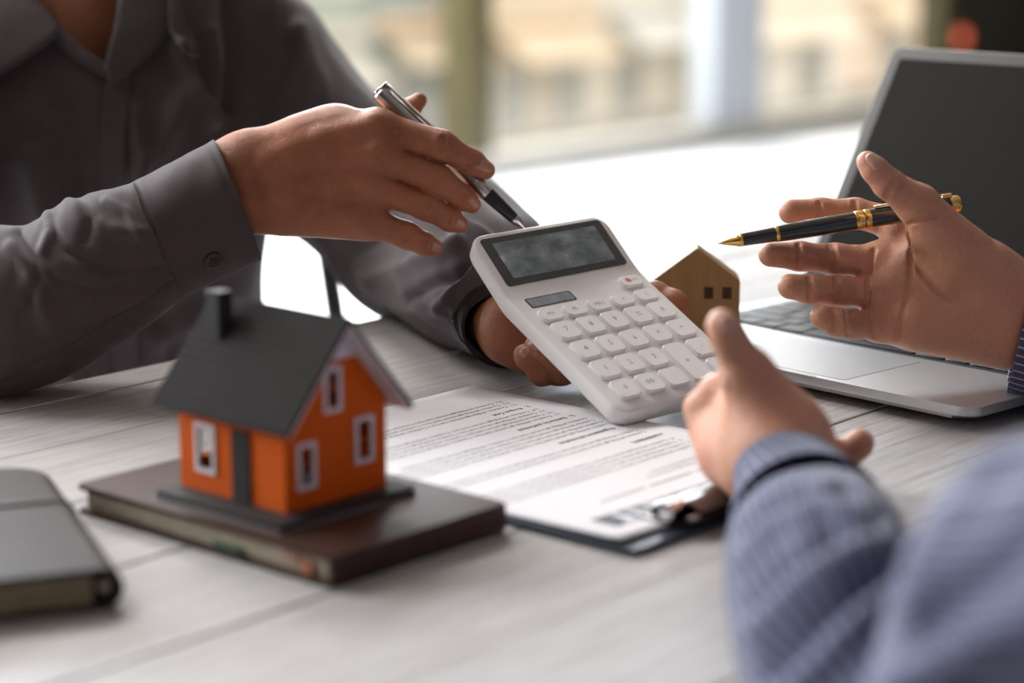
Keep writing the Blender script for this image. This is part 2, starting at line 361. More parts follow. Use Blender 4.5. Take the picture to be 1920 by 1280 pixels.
# local frame: x columns (0..4)*PX_, y up = towards display, z=0 key top, face at -KH
XL, XR = -0.0165, 4*PX_+0.0165; YB = -3*PY_-0.0175; YF = 0.0395; YT = 0.088
TH = 0.0125; LIFT = 0.0135                          # display part rises towards its far edge
def calc_shell():
    """rounded slab whose display end bends upward; outline is a rounded rectangle, top and bottom follow a profile in y"""
    ol = rrect(XL, XR, YB, YT, 0.011, 8)
    pts = []
    for i in range(len(ol)):
        a, c = ol[i], ol[(i+1) % len(ol)]; pts.append(a)
        L = math.hypot(c[0]-a[0], c[1]-a[1])
        if L > 0.02:
            k = int(L/0.004)
            for j in range(1, k): pts.append((a[0]+(c[0]-a[0])*j/k, a[1]+(c[1]-a[1])*j/k))
    cx, cy = (XL+XR)/2, (YB+YT)/2
    prof = [(-TH, 0.0035), (-TH+0.0010, 0.0014), (-TH+0.0032, 0.0), (-0.0022, 0.0), (-0.0007, 0.0007), (0.0, 0.0021)]
    V = []; F = []; n = len(pts)
    def ins(p, d):
        x = min(max(p[0], XL+0.0115), XR-0.0115); y = min(max(p[1], YB+0.0115), YT-0.0115)
        q = np.array([p[0]-x, p[1]-y]); L = np.linalg.norm(q)
        return p if L < 1e-6 else (p[0]-q[0]/L*d, p[1]-q[1]/L*d)
    for z, d in prof:
        for p in pts:
            q = ins(p, d); V.append((q[0], q[1], z-KH+bend(q[1])))
    for j in range(len(prof)-1):
        for i in range(n): F.append((j*n+i, j*n+(i+1) % n, (j+1)*n+(i+1) % n, (j+1)*n+i))
    bm = bmesh.new(); vs = [bm.verts.new(v) for v in V]
    for f in F: bm.faces.new([vs[i] for i in f])
    # caps: connect across rows of equal y
    for base in (0, (len(prof)-1)*n):
        ring = [vs[base+i] for i in range(n)]
        ys = sorted(ring, key=lambda v: v.co.y)
        left = sorted([v for v in ring if v.co.x < cx], key=lambda v: v.co.y); right = sorted([v for v in ring if v.co.x >= cx], key=lambda v: v.co.y)
        # pair by index where possible
        i = j = 0
        while i < len(left)-1 or j < len(right)-1:
            if j >= len(right)-1 or (i < len(left)-1 and left[i+1].co.y <= right[j+1].co.y):
                f = (left[i], right[j], left[i+1]); i += 1
            else:
                f = (left[i], right[j], right[j+1]); j += 1
            try: bm.faces.new(f)
            except ValueError: pass
    o = bm_obj('body', bm, m_cw, calc); return auto_smooth(o, 50)
def bend(y):
    t = (y-YF)/(YT-YF)
    if t <= -0.10: return 0.0
    k = 0.10
    if t < k: q = (t+k)/(2*k); return LIFT*(q*q*k)
    return LIFT*t
calc_shell()
SL = LIFT/(YT-YF); tl = math.atan(SL)
def on_disp(poly, z0, z1, name, mat, bev=0.0, par=calc, seg=2):
    M = Matrix.Translation((0, YF, -KH)) @ Matrix.Rotation(tl, 4, 'X')
    return prism(name, poly, z0, z1, mat, par, bev, seg, M)
DL = (YT-YF)/math.cos(tl)
on_disp(rrect(XL+0.0065, XR-0.0065, 0.0085, DL-0.0045, 0.0022), -0.001, 0.0006, 'display_window', m_blackp, 0.0003)
on_disp(rrect(XL+0.0135, XR-0.0135, 0.0132, DL-0.0090, 0.001), 0.0003, 0.00085, 'display', m_lcd)
prism('solar_panel', rrect(-0.0055, 0.0305, 0.0268, 0.0362, 0.0012), -KH-0.0006, -KH+0.0002, m_blackp, calc)
prism('solar_cell', rrect(-0.0042, 0.0292, 0.0278, 0.0352, 0.0006), -KH, -KH+0.0003, m_solar, calc)
def txt_mesh(s, size, mat, name, parent, loc, rot=0.0, bold=0.0, M=None, align='CENTER', sx=1.0):
    cu = bpy.data.curves.new('t', 'FONT'); cu.body = s; cu.size = size; cu.align_x = align; cu.align_y = 'CENTER'; cu.resolution_u = 1; cu.offset = bold
    o = bpy.data.objects.new('t', cu); COL.objects.link(o); dg = bpy.context.evaluated_depsgraph_get()
    me = bpy.data.meshes.new_from_object(o.evaluated_get(dg)); bpy.data.objects.remove(o); bpy.data.curves.remove(cu)
    me.materials.clear()
    ob = newobj(name, me, mat, parent); me.transform((M or Matrix.Translation(loc) @ Matrix.Rotation(rot, 4, 'Z')) @ Matrix.Diagonal((sx, 1, 1, 1)))
    return ob
def key(cx, cy, w, h, sym, ink=None, size=0.0062):
    o = prism('key', rrect(-w/2, w/2, -h/2, h/2, 0.0022, 5), -KH-0.0005, 0.0, m_key, calc, 0.0007, 2)
    o.location = (cx, cy, 0)
    if sym: txt_mesh(sym, size, ink or m_inkl, 'printed_symbol', o, (0, 0, 0.00012))
KW, KD = 0.0152, 0.0152
sy = [['7', '8', '9', '%', '\u00b1'], ['4', '5', '6', '\u00d7', '\u00f7']]
for r, row in enumerate(sy):
    for c, s in enumerate(row): key(c*PX_, -r*PY_, KW, KD, s)
for c, s in enumerate('123'): key(c*PX_, -2*PY_, KW, KD, s)
for c, s in enumerate(['0', '00', '.']): key(c*PX_, -3*PY_, KW, KD, s)
key(3*PX_, -2.5*PY_, KW, KD+PY_, '+'); key(4*PX_, -2*PY_, KW, KD, '-'); key(4*PX_, -3*PY_, KW, KD, '=')
for c, s in enumerate(['M+', 'M-', 'MRC', '\u221a', 'C']): key(c*PX_, 0.0160, KW, 0.0102, s, None, 0.0042)
key(4*PX_, 0.0315, KW, 0.0092, '', None)
k = [o for o in calc.children if o.name.startswith('key')][-1]
txt_mesh('\u25cf', 0.006, m_inkr, 'printed_symbol', k, (-0.0025, 0, 0.00012)); txt_mesh('AC', 0.0042, m_inkl, 'printed_symbol', k, (0.0030, 0, 0.00012))

# ------------------------------------------------------------------ brown notebook carrying the orange house
m_leather = mat_plain('brown_leather', (0.046, 0.020, 0.0135), 0.42, spec=0.28, var=0.18, vscale=40, bmp=0.25, bscale=900)
m_page = mat_plain('cream_pages', (0.3910, 0.3315, 0.2380), 0.8, var=0.15, vscale=220)
BO = np.array([-0.0814, 0.9159, TT]); ba = 2.4208
BA = np.array([math.cos(ba), math.sin(ba), 0]); BB = np.array([math.sin(ba), -math.cos(ba), 0]); BL, BW, BT = 0.1843, 0.1173, 0.0150
book = thing('leather_notebook', 'dark brown leather notebook lying under the orange model house', 'book')
book.matrix_world = basis(BO, BA, np.array([-BB[0], -BB[1], 0]), np.array([0, 0, 1.0])); bpy.context.view_layer.update()
# local: x = along BA (0..BL), y = -BB (spine side at y=-BW)
prism('lower_cover', rrect(-0.001, BL, -BW-0.001, 0.0, 0.003), 0.0, 0.0024, m_leather, book, 0.0007)
prism('upper_cover', rrect(-0.001, BL, -BW-0.001, 0.0, 0.003), BT-0.0024, BT, m_leather, book, 0.0008)
# closed front flap on the x=0 side (towards the viewer's right edge)
prism('pages', rrect(0.004, BL-0.004, -BW+0.003, -0.0035, 0.001), 0.0024, BT-0.0024, m_page, book)
o = box('spine', -0.0015, 0.0035, -BW-0.001, -0.0005, 0.0006, BT-0.0006, m_leather, book, 0.0016, 3)
for z in (0.0050, 0.0095): box('spine_fold', -0.0021, 0.0, -BW, -0.002, z-0.0005, z+0.0005, m_leather, book, 0.0004)
m_green = mat_plain('green_ribbon', (0.03, 0.07, 0.04), 0.7); m_org = mat_plain('orange_tab', (0.40, 0.14, 0.06), 0.7); m_pink = mat_plain('pink_tab', (0.42, 0.20, 0.16), 0.7)
box('page_marker', 0.062, 0.082, -0.004, -0.0012, 0.0026, 0.0052, m_green, book, 0.0004)
box('page_marker', 0.014, 0.021, -0.004, -0.0012, 0.0028, 0.0090, m_org, book, 0.0004)
box('page_marker', 0.023, 0.034, -0.004, -0.0015, 0.0068, 0.0100, m_pink, book, 0.0004)

# ------------------------------------------------------------------ orange model house
m_orange = mat_plain('orange_paint', (0.66, 0.105, 0.004), 0.6, spec=0.12, var=0.05, vscale=30)
m_base = mat_plain('dark_grey_card', (0.036, 0.033, 0.032), 0.6, spec=0.15, var=0.1); m_plate = mat_plain('clear_edge_plate', (0.22, 0.20, 0.20), 0.3)
m_white = mat_plain('white_card', (0.74, 0.69, 0.72), 0.6); m_door = mat_plain('grey_door', (0.042, 0.038, 0.036), 0.7, spec=0.1)
m_inner = mat_plain('house_inside', (0.16, 0.05, 0.03), 0.8)
def mat_shingle():
    m, nt, b = mat_new('ribbed_roof'); v = texco(nt); w = node(nt, 'ShaderNodeTexWave'); w.bands_direction = 'Y'; w.inputs['Scale'].default_value = 62; w.inputs['Distortion'].default_value = 0.4
    link(nt, v, w.inputs['Vector']); c = ramp(nt, w.outputs[0], [(0.0, (0.018, 0.0150, 0.0140)), (0.5, (0.024, 0.0200, 0.0188)), (1.0, (0.026, 0.0215, 0.0203))]); link(nt, c, b.inputs['Base Color'])
    b.inputs['Roughness'].default_value = 0.75; b.inputs['Specular IOR Level'].default_value = 0.05; bump(nt, b, w.outputs[0], 0.35, 0.0006); return m
m_roof = mat_shingle()
hyaw = 2.4129
HA = np.array([math.cos(hyaw), math.sin(hyaw), 0]); HB = np.array([math.sin(hyaw), -math.cos(hyaw), 0])
HO = np.array([-0.1090, 0.9604, 0.0]); HO[2] = TT+BT
ho = onz(524, 1003, TT+BT); HO[:2] = ho[:2]
house = thing('model_house', 'small orange model house with dark grey gable roof on the brown notebook', 'model house')
house.matrix_world = basis(HO, HA, -HB, np.array([0, 0, 1.0])); bpy.context.view_layer.update()
# local: x along the door wall (away from near corner), y = -HB so gable wall runs towards -y
pa, pb, pt, ox, oy, wa, wb_, hw, rz, ov, ew = 0.0915, 0.0915, 0.0045, 0.0120, 0.0150, 0.0765, 0.0670, 0.0455, 0.0885, 0.0112, 0.0078
prism('base_plate', rrect(0, pa, -pb, 0, 0.001), 0.0, 0.0014, m_plate, house, 0.0003)
prism('base_board', rrect(0.0006, pa-0.0006, -pb+0.0006, -0.0006, 0.001), 0.0014, pt, m_base, house, 0.0005)
WT = 0.0016
def wall_with_holes(name, outline, holes, thick, M, mat):
    """flat wall polygon in (u,w) with rectangular holes, extruded along its normal by thick"""
    us = sorted({p for h in holes for p in (h[0], h[1])} | {p[0] for p in outline}); ws = sorted({p for h in holes for p in (h[2], h[3])} | {p[1] for p in outline})
    bm = bmesh.new()
    def inside(u, w):
        c = False; n = len(outline)
        for i in range(n):
            (x1, y1), (x2, y2) = outline[i], outline[(i+1) % n]
            if (y1 > w) != (y2 > w) and u < (x2-x1)*(w-y1)/(y2-y1)+x1: c = not c
        return c
    # build from clipped rows (outline convex): cells between cuts, clip upper cells to the outline
    def clip(poly):
        out = poly; n = len(outline)
        for i in range(n):
            (x1, y1), (x2, y2) = outline[i], outline[(i+1) % n]; res = []
            for k in range(len(out)):
                a, c = out[k], out[(k+1) % len(out)]
                sa = (x2-x1)*(a[1]-y1)-(y2-y1)*(a[0]-x1); sc = (x2-x1)*(c[1]-y1)-(y2-y1)*(c[0]-x1)
                if sa >= -1e-12: res.append(a)
                if (sa > 1e-12 and sc < -1e-12) or (sa < -1e-12 and sc > 1e-12):
                    t = sa/(sa-sc); res.append((a[0]+(c[0]-a[0])*t, a[1]+(c[1]-a[1])*t))
            out = res
            if not out: return out
        return out
    for i in range(len(us)-1):
        for j in range(len(ws)-1):
            cu, cw = (us[i]+us[i+1])/2, (ws[j]+ws[j+1])/2
            if any(h[0] < cu < h[1] and h[2] < cw < h[3] for h in holes): continue
            P = clip([(us[i], ws[j]), (us[i+1], ws[j]), (us[i+1], ws[j+1]), (us[i], ws[j+1])])
            P2 = []
            for p in P:
                if not P2 or abs(p[0]-P2[-1][0])+abs(p[1]-P2[-1][1]) > 1e-7: P2.append(p)
            if len(P2) < 3: continue
            bm.faces.new([bm.verts.new((p[0], p[1], 0)) for p in P2])
    bmesh.ops.remove_doubles(bm, verts=bm.verts, dist=1e-6)
    r = bmesh.ops.extrude_face_region(bm, geom=list(bm.faces))
    for v in r['geom']:
        if isinstance(v, bmesh.types.BMVert): v.co.z += thick
    bm.transform(M); return bm_obj(name, bm, mat, house)
def frame_win(u0, u1, w0, w1, M, bar):
    f = 0.0021; bm = bmesh.new()
    box_bm(bm, u0-f, u1+f, w1, w1+f, -0.0010, 0.0016); box_bm(bm, u0-f, u1+f, w0-f, w0, -0.0010, 0.0016)
    box_bm(bm, u0-f, u0, w0, w1, -0.0010, 0.0016); box_bm(bm, u1, u1+f, w0, w1, -0.0010, 0.0016)
    bm.transform(M); o = bm_obj('window_frame', bm, m_white, house)
    if bar:
        bm = bmesh.new(); wm = (w0+w1)/2; box_bm(bm, u0, u1, wm-0.0006, wm+0.0006, 0.0006, 0.0014); bm.transform(M); bm_obj('muntin', bm, m_orange, o)
# gable wall (near right): plane x=ox, u along -y from oy, z up
Mg = basis((ox, -oy, pt), (0, -1, 0), (0, 0, 1), (1, 0, 0))
gt = 0.0690                                          # orange stops here, white card above
slope = (rz-0.0400)/(wb_/2+ew)
def roof_h(u): return rz-0.003-abs(u-wb_/2)*slope*1.02
ut = wb_/2-(rz-0.003-gt)/(slope*1.02)
gw = [(0.0095, 0.0175, 0.0115, 0.0300), (0.0475, 0.0560, 0.0170, 0.0360), (0.0275, 0.0350, 0.0460, 0.0640)]
wall_with_holes('gable_wall', [(0, 0), (wb_, 0), (wb_, roof_h(wb_)), (wb_-ut, gt), (ut, gt), (0, roof_h(0))], gw, WT, Mg, m_orange)
wall_with_holes('gable_top', [(ut, gt), (wb_-ut, gt), (wb_/2, rz-0.003)], [], WT, Mg, m_white)
for h in gw: frame_win(*h, Mg, True)
Mb = basis((ox+wa-WT, -oy, pt), (0, -1, 0), (0, 0, 1), (1, 0, 0))
wall_with_holes('gable_wall', [(0, 0), (wb_, 0), (wb_, roof_h(wb_)), (wb_/2, rz-0.003), (0, roof_h(0))], [(0.012, 0.020, 0.0130, 0.0310), (0.047, 0.055, 0.0130, 0.0330)], WT, Mb, m_orange)
Ml = basis((ox+WT, -oy-0.0, pt), (1, 0, 0), (0, 0, 1), (0, -1, 0))
lw = (0.0500, 0.0605, 0.0120, 0.0325)
wall_with_holes('side_wall', [(0, 0), (wa-2*WT, 0), (wa-2*WT, roof_h(0)), (0, roof_h(0))], [lw], WT, Ml, m_orange); frame_win(*lw, Ml, False)
box('door', ox+0.0240, ox+0.0370, -oy-0.0002, -oy+0.0012, pt, pt+0.0355, m_door, house, 0.0003)
Mr = basis((ox+WT, -oy-wb_+WT, pt), (1, 0, 0), (0, 0, 1), (0, -1, 0))
rw = (0.020, 0.030, 0.0130, 0.0330)
wall_with_holes('side_wall', [(0, 0), (wa-2*WT, 0), (wa-2*WT, roof_h(0)), (0, roof_h(0))], [rw, (0.050, 0.060, 0.013, 0.033)], WT, Mr, m_orange)
# roof: two slabs, dark above, white card underneath
yr = -oy-wb_/2; run = wb_/2+ew; L_ = math.hypot(run, rz-0.0400); an = math.atan2(rz-0.0400, run)
for sgn, nm in ((1, 'roof_slope'), (-1, 'roof_slope')):
    M = basis((ox-ov, yr, pt+rz), (1, 0, 0), (0, sgn*math.cos(an), -math.sin(an)), (0, sgn*math.sin(an), math.cos(an)))
    o = box(nm, 0, wa+2*ov, -0.0004, L_, -0.0006, 0.0016, m_roof, house, 0.0004); o.matrix_local = M
    q = box('roof_lining', 0.0004, wa+2*ov-0.0004, 0.0004, L_-0.0006, -0.0018, -0.0006, m_white, house); q.matrix_local = M
o = lathe('ridge_cap', (ox-ov, yr, pt+rz+0.0008), (ox+wa+ov, yr, pt+rz+0.0008), [(0, 0.0013), (wa+2*ov, 0.0013)], m_roof, house, 10)
cy_ = yr+0.0125
box('chimney', ox+wa-0.0120, ox+wa-0.0025, cy_-0.0050, cy_+0.0040, pt+rz-0.024, pt+rz+0.0060, m_base, house, 0.0004)
box('chimney_cap', ox+wa-0.0125, ox+wa-0.0020, cy_-0.0055, cy_+0.0045, pt+rz+0.0060, pt+rz+0.0073, m_base, house, 0.0003)

# ------------------------------------------------------------------ clipboard with the agreement sheet
m_board = mat_plain('navy_board', (0.020, 0.028, 0.045), 0.35, var=0.1); m_boarde = mat_plain('blue_board_edge', (0.05, 0.075, 0.12), 0.3)
m_paper = mat_plain('white_paper', (0.74, 0.73, 0.76), 0.7, var=0.01, vscale=20)
m_chrome = mat_plain('chrome', (0.62, 0.61, 0.60), 0.16, metal=1.0, var=0.05); m_clipd = mat_plain('dark_clip', (0.05, 0.030, 0.026), 0.22, metal=0.6, var=0.1)
ph = TT+0.0042
P1 = onz(886, 722, ph); P3 = onz(1166, 1016, ph)     # far-left bottom corner and near top corner of the sheet
dg = P1-P3; L = np.linalg.norm(dg); a0 = math.atan2(dg[1], dg[0]); inner = math.atan2(0.210, 0.297)
# local frame: origin at the sheet corner P3 (top right of the upside-down page); X towards P1-side long edge, Y towards page top-left corner
ax = a0 + inner*1.0
for sg in (1, -1):
    e = np.array([math.cos(a0+sg*inner), math.sin(a0+sg*inner), 0])
    if sg == 1: ex = e
EL = np.array([math.cos(a0+inner), math.sin(a0+inner), 0]); EW = np.array([math.cos(a0+inner-math.pi/2), math.sin(a0+inner-math.pi/2), 0])
# page: origin top-left corner of the text = P3 + EW*0.210 ; x text = -EW ; y text(up) = -EL
clipb = thing('clipboard', 'dark navy clipboard with metal clip under the agreement sheet', 'clipboard')
Mc = basis((*(P3)[:2], TT), EL, EW, np.array([0, 0, 1.0]))
# EL x EW must point up
if np.cross(EL, EW)[2] < 0: Mc = basis((*P3[:2], TT), EL, EW, np.array([0, 0, 1.0]))
PL = 0.297*L/math.hypot(0.297, 0.210); PW = 0.210*L/math.hypot(0.297, 0.210)
clipb.location = Vector((*P3[:2], TT)); clipb.rotation_euler = (0, 0, math.atan2(EW[1], EW[0])); bpy.context.view_layer.update()
# local: x = EW (across the page), y = perpendicular left of EW = EL
yd = 1.0 if (EL @ np.array([-EW[1], EW[0], 0])) > 0 else -1.0
prism('board', rrect(-0.004, PW-0.001, -0.010, PL-0.001, 0.004), 0.0, 0.0030, m_board, clipb, 0.0009)
prism('board_edge', rrect(-0.0045, PW-0.0005, -0.0105, PL-0.0005, 0.0044), 0.0006, 0.0024, m_boarde, clipb, 0.0004)
# clip in the middle of the short (top) edge
cxm = PW*0.50
box('clip_plate', cxm-0.062, cxm+0.062, -0.0055, 0.018, 0.0044, 0.0058, m_clipd, clipb, 0.0005)
bm = bmesh.new(); prof = [(-0.007, 0.0030), (-0.010, 0.0060), (-0.0105, 0.0100), (-0.006, 0.0130), (0.004, 0.0125), (0.012, 0.0085), (0.019, 0.0060), (0.0205, 0.0064), (0.013, 0.0100), (0.004, 0.0142), (-0.006, 0.0146), (-0.0122, 0.0110), (-0.0120, 0.0055), (-0.0085, 0.0030)]
vv = [[bm.verts.new((x, p[0], p[1])) for p in prof] for x in (cxm-0.052, cxm+0.052)]
n = len(prof)
for i in range(n): bm.faces.new((vv[0][i], vv[0][(i+1) % n], vv[1][(i+1) % n], vv[1][i]))
bm.faces.new(vv[0][::-1]); bm.faces.new(vv[1])
auto_smooth(bm_obj('clip_lever', bm, m_clipd, clipb), 45)
Rl = lambda x: Matrix.Translation((x, 0, 0))
for x in (cxm-0.056, cxm+0.056):
    lathe('clip_end', (x-0.007, 0.0015, 0.0105), (x+0.007, 0.0015, 0.0105), [(0, 0.0010), (0.0005, 0.0045), (0.0135, 0.0045), (0.014, 0.001)], m_chrome, clipb, 14)
lathe('clip_rod', (cxm-0.060, -0.0105, 0.0085), (cxm+0.060, -0.0105, 0.0085), [(0, 0.0016), (0.120, 0.0016)], m_chrome, clipb, 10)
box('grip_bar', cxm-0.050, cxm+0.050, 0.0175, 0.0200, 0.0046, 0.0085, m_chrome, clipb, 0.0006)

sheet = thing('agreement_sheet', 'white printed agreement page clipped upside down to the clipboard', 'paper', (*P3[:2], TT+0.0031))
sheet.rotation_euler = clipb.rotation_euler; bpy.context.view_layer.update()
def curl(x, y):                                        # the sheet rises a little towards the clip edge corners
    return 0.0004 + 0.0015*max(0.0, 1-y/0.10)**2*(abs(x-PW/2)/(PW/2))**2
nx_, ny_ = 22, 34; V = []; F = []
for z in (0.0005, 0.0):
    for j in range(ny_+1):
        for i in range(nx_+1):
            x, y = PW*i/nx_, PL*j/ny_; V.append((x, y, curl(x, y)+z))
K = (nx_+1)*(ny_+1); I = lambda i, j: j*(nx_+1)+i
for j in range(ny_):
    for i in range(nx_):
        q = (I(i, j), I(i+1, j), I(i+1, j+1), I(i, j+1)); F.append(q); F.append(tuple(K+k for k in q[::-1]))
rim = [I(i, 0) for i in range(nx_)]+[I(nx_, j) for j in range(ny_)]+[I(i, ny_) for i in range(nx_, 0, -1)]+[I(0, j) for j in range(ny_, 0, -1)]
for k in range(len(rim)): a, c = rim[k], rim[(k+1) % len(rim)]; F.append((a, K+a, K+c, c))
from_data('page', V, F, m_paper, sheet, True)
m_text = mat_plain('black_text', (0.05, 0.05, 0.06), 0.7); m_bandm = mat_plain('grey_blue_band', (0.085, 0.10, 0.13), 0.6); m_bandt = mat_plain('white_title', (0.62, 0.64, 0.68), 0.6)
bx0, bx1, by0, by1 = 0.017, PW-0.012, 0.0165, 0.0335
V = []; F = []; N = 24
for i in range(N+1):
    x = bx0+(bx1-bx0)*i/N
    for y in (by0, by1): V.append((x, y, curl(x, y)+0.00075))
for i in range(N): F.append((2*i, 2*i+2, 2*i+3, 2*i+1))
from_data('title_band', V, F, m_bandm, sheet)
def page_text(s, fromleft, fromtop, size, mat=m_text, bold=0.0, name='printed_text', align='LEFT', sx=1.0):
    """page seen from its reader: left edge at x=PW, top at y=0; reader's x runs to -x, reader's up is -y"""
    M = Matrix.Translation((PW-fromleft, fromtop, 0)) @ Matrix.Rotation(math.pi, 4, 'Z')
    ob = txt_mesh(s, size, mat, name, sheet, None, bold=bold, M=M, align=align, sx=sx)
    me = ob.data
    for v in me.vertices:
        w = v.co.copy(); v.co = Vector((w.x, w.y, curl(w.x, w.y)+0.0007 + (0.0002 if mat == m_bandt else 0)))
    me.update(); return ob
page_text('AGREEMENT', 0.030, 0.0250, 0.0205, m_bandt, 0.0006, 'title_text', sx=1.22)
cw = 'Continue writing agreement text here '
long = (cw*4).strip(); body = cw*3+'Continue writing'
def para(lines, left, top, lh=0.0052, size=0.0040, **k):
    for i, s in enumerate(lines): page_text(s, left, top+i*lh, size, **k)
page_text('DATE', 0.020, 0.0500, 0.0036); 
bmx = bmesh.new()
for (a, c, y) in ((0.028, 0.070, 0.0510), (0.074, 0.110, 0.0510), (0.114, 0.150, 0.0510)): box_bm(bmx, PW-c, PW-a, y-0.0002, y+0.0002, curl(PW/2, y)+0.0006, curl(PW/2, y)+0.0008)
bm_obj('rule_line', bmx, m_text, sheet)
para(['There are the terms of this agreement text here', 'The continue writing agreement text here'], 0.022, 0.0620, 0.0055, 0.0039)
page_text('PARTIES', 0.018, 0.0760, 0.0046, bold=0.00008)
para(['%d.  ' % (i+1) + cw*2 + cw[:-1] for i in range(4)], 0.022, 0.0850, 0.0060, 0.0043)
page_text('AGREEMENTS', 0.018, 0.1140, 0.0046, bold=0.00008)
para([cw*3 + 'Continue', cw*3], 0.020, 0.1245, 0.0062, 0.0044)
page_text('1.   Organization information', 0.018, 0.1430, 0.0048, bold=0.00012)
para([cw*3 + 'Continue writing', cw*3 + 'Continue', cw*3, cw*2 + 'Continue'], 0.018, 0.1520, 0.0060, 0.0044)
page_text('2.   Service be performed', 0.018, 0.1800, 0.0048, bold=0.00012)
para(['2.%d  ' % (i+1) + (cw*3 + 'Continue') for i in range(4)], 0.020, 0.1890, 0.0058, 0.0044)
page_text('3.   Project Cost', 0.018, 0.2150, 0.0048, bold=0.00012)
para(['3.%d  ' % (i+1) + (cw*3 + 'Continue writing') for i in range(3)], 0.020, 0.2240, 0.0058, 0.0044)
page_text('Page one', 0.150, 0.2600, 0.0040)

# ------------------------------------------------------------------ wooden block house
def mat_blockwood():
    m, nt, b = mat_new('light_wood_block'); n = noise(nt, texco(nt, 'Object', (30, 12, 3)), 6, 5, 0.6)
    c = ramp(nt, n, [(0.3, (0.29, 0.180, 0.068)), (0.7, (0.37, 0.240, 0.098))]); link(nt, c, b.inputs['Base Color']); b.inputs['Roughness'].default_value = 0.55
    bump(nt, b, n, 0.2, 0.0005); return m
m_block = mat_blockwood(); m_win = mat_plain('burnt_window', (0.035, 0.024, 0.010), 0.8); m_winp = mat_plain('burnt_window_light', (0.075, 0.048, 0.020), 0.8)
hd = 1.4205
wc = onz(1304, 640, TT+0.0143); s_ = mm(1, hd)
whouse = thing('wooden_block_house', 'plain wooden block house with two tiny square windows standing on the laptop behind the calculator', 'model house', wc, rotz=math.radians(-3))
ww, wh_, wtop = 81*s_, (640-525)*s_*1.01, (640-464)*s_*1.01
D = 0.026
bm = bmesh.new(); pf = [(-ww, 0), (ww, 0), (ww, wh_), (0, wtop), (-ww, wh_)]
f0 = [bm.verts.new((p[0], 0, p[1])) for p in pf]; f1 = [bm.verts.new((p[0], D, p[1])) for p in pf]
bm.faces.new(f0); bm.faces.new(f1[::-1])
for i in range(5): bm.faces.new((f0[i], f0[(i+1) % 5], f1[(i+1) % 5], f1[i]))
bmesh.ops.bevel(bm, geom=list(bm.edges), offset=0.0007, segments=2, affect='EDGES')
auto_smooth(bm_obj('block', bm, m_block, whouse))
for wx in (23*s_, 57*s_):
    z0, z1 = (640-558)*s_, (640-536)*s_; hw_ = 8.5*s_
    o = box('window', wx-hw_, wx+hw_, -0.0004, 0.002, z0, z1, m_win, whouse)
    for sx in (-1, 1):
        for sz in (0, 1):
            zc = z0+(z1-z0)*(0.27+0.46*sz); xc = wx+sx*hw_*0.46
            box('pane', xc-hw_*0.30, xc+hw_*0.30, -0.0006, 0.0, zc-(z1-z0)*0.16, zc+(z1-z0)*0.16, m_winp, o)

# ------------------------------------------------------------------ laptop
m_alu = mat_plain('aluminium', (0.60, 0.61, 0.63), 0.34, metal=0.85, var=0.02, vscale=80); m_alud = mat_plain('aluminium_edge', (0.50, 0.50, 0.50), 0.38, metal=0.85, var=0.02)
m_lid = mat_plain('space_grey_lid', (0.20, 0.20, 0.19), 0.45, metal=0.7, var=0.02); m_keyb = mat_plain('black_key', (0.020, 0.024, 0.032), 0.32); m_bezel = mat_plain('black_bezel', (0.0050, 0.0050, 0.0040), 0.35, spec=0.25)
m_screen = mat_plain('dark_screen', (0.0042, 0.0035, 0.0014), 0.5, spec=0.05, var=0.1, vscale=4)
th = math.radians(132.8); E1 = np.array([math.cos(th), math.sin(th), 0]); E2 = np.array([math.sin(th), -math.cos(th), 0])
LZ = TT+0.0140; LC = onz(1822, 768, LZ); LW, LD = 0.3041, 0.2124
lap = thing('laptop', 'open silver laptop with black screen behind the hand holding the black pen', 'laptop', (LC[0], LC[1], TT))
lap.matrix_world = basis((LC[0], LC[1], TT), -E1, E2, np.array([0, 0, 1.0])); bpy.context.view_layer.update()
# local: x from -LW (left end) to 0 (right end), y depth, z up
top = LZ-TT
prism('base', rrect(-LW, 0, 0, LD, 0.011, 8), top-0.0056, top, m_alu, lap, 0.0009, 3)
prism('underside', rrect(-LW+0.012, -0.012, 0.012, LD-0.012, 0.01), top-0.0110, top-0.0054, m_alud, lap, 0.003, 3)
for x in (-LW+0.03, -0.03):
    for y in (0.03, LD-0.03): lathe('rubber_foot', (x, y, 0), (x, y, 1), [(0, 0.006), (0.0010, 0.0068), (top-0.0108, 0.0068)], m_keyb, lap, 16)
prism('thumb_notch', rrect(-LW/2-0.035, -LW/2+0.035, -0.0002, 0.0040, 0.0015), top-0.0018, top+0.00015, m_alud, lap)
prism('trackpad', rrect(-LW/2-0.0535, -LW/2+0.0535, 0.0065, 0.0850, 0.003), top-0.0005, top+0.00025, m_alu, lap, 0.0002)
prism('keyboard_well', rrect(-LW+0.0150, -0.0150, 0.0930, 0.1990, 0.003), top-0.0008, top+0.0002, m_keyb, lap)
kx0, kx1 = -LW+0.0165, -0.0165; rows = [[1.0]*14, [1.0]*13+[1.5], [1.5]+[1.0]*13, [1.75]+[1.0]*11+[1.75], [2.25]+[1.0]*10+[2.25], [1, 1, 1, 1.25, 5, 1.25, 1, 1, 1, 1]]
rh = [0.0100]+[0.0180]*5; y = 0.1975; cache = {}
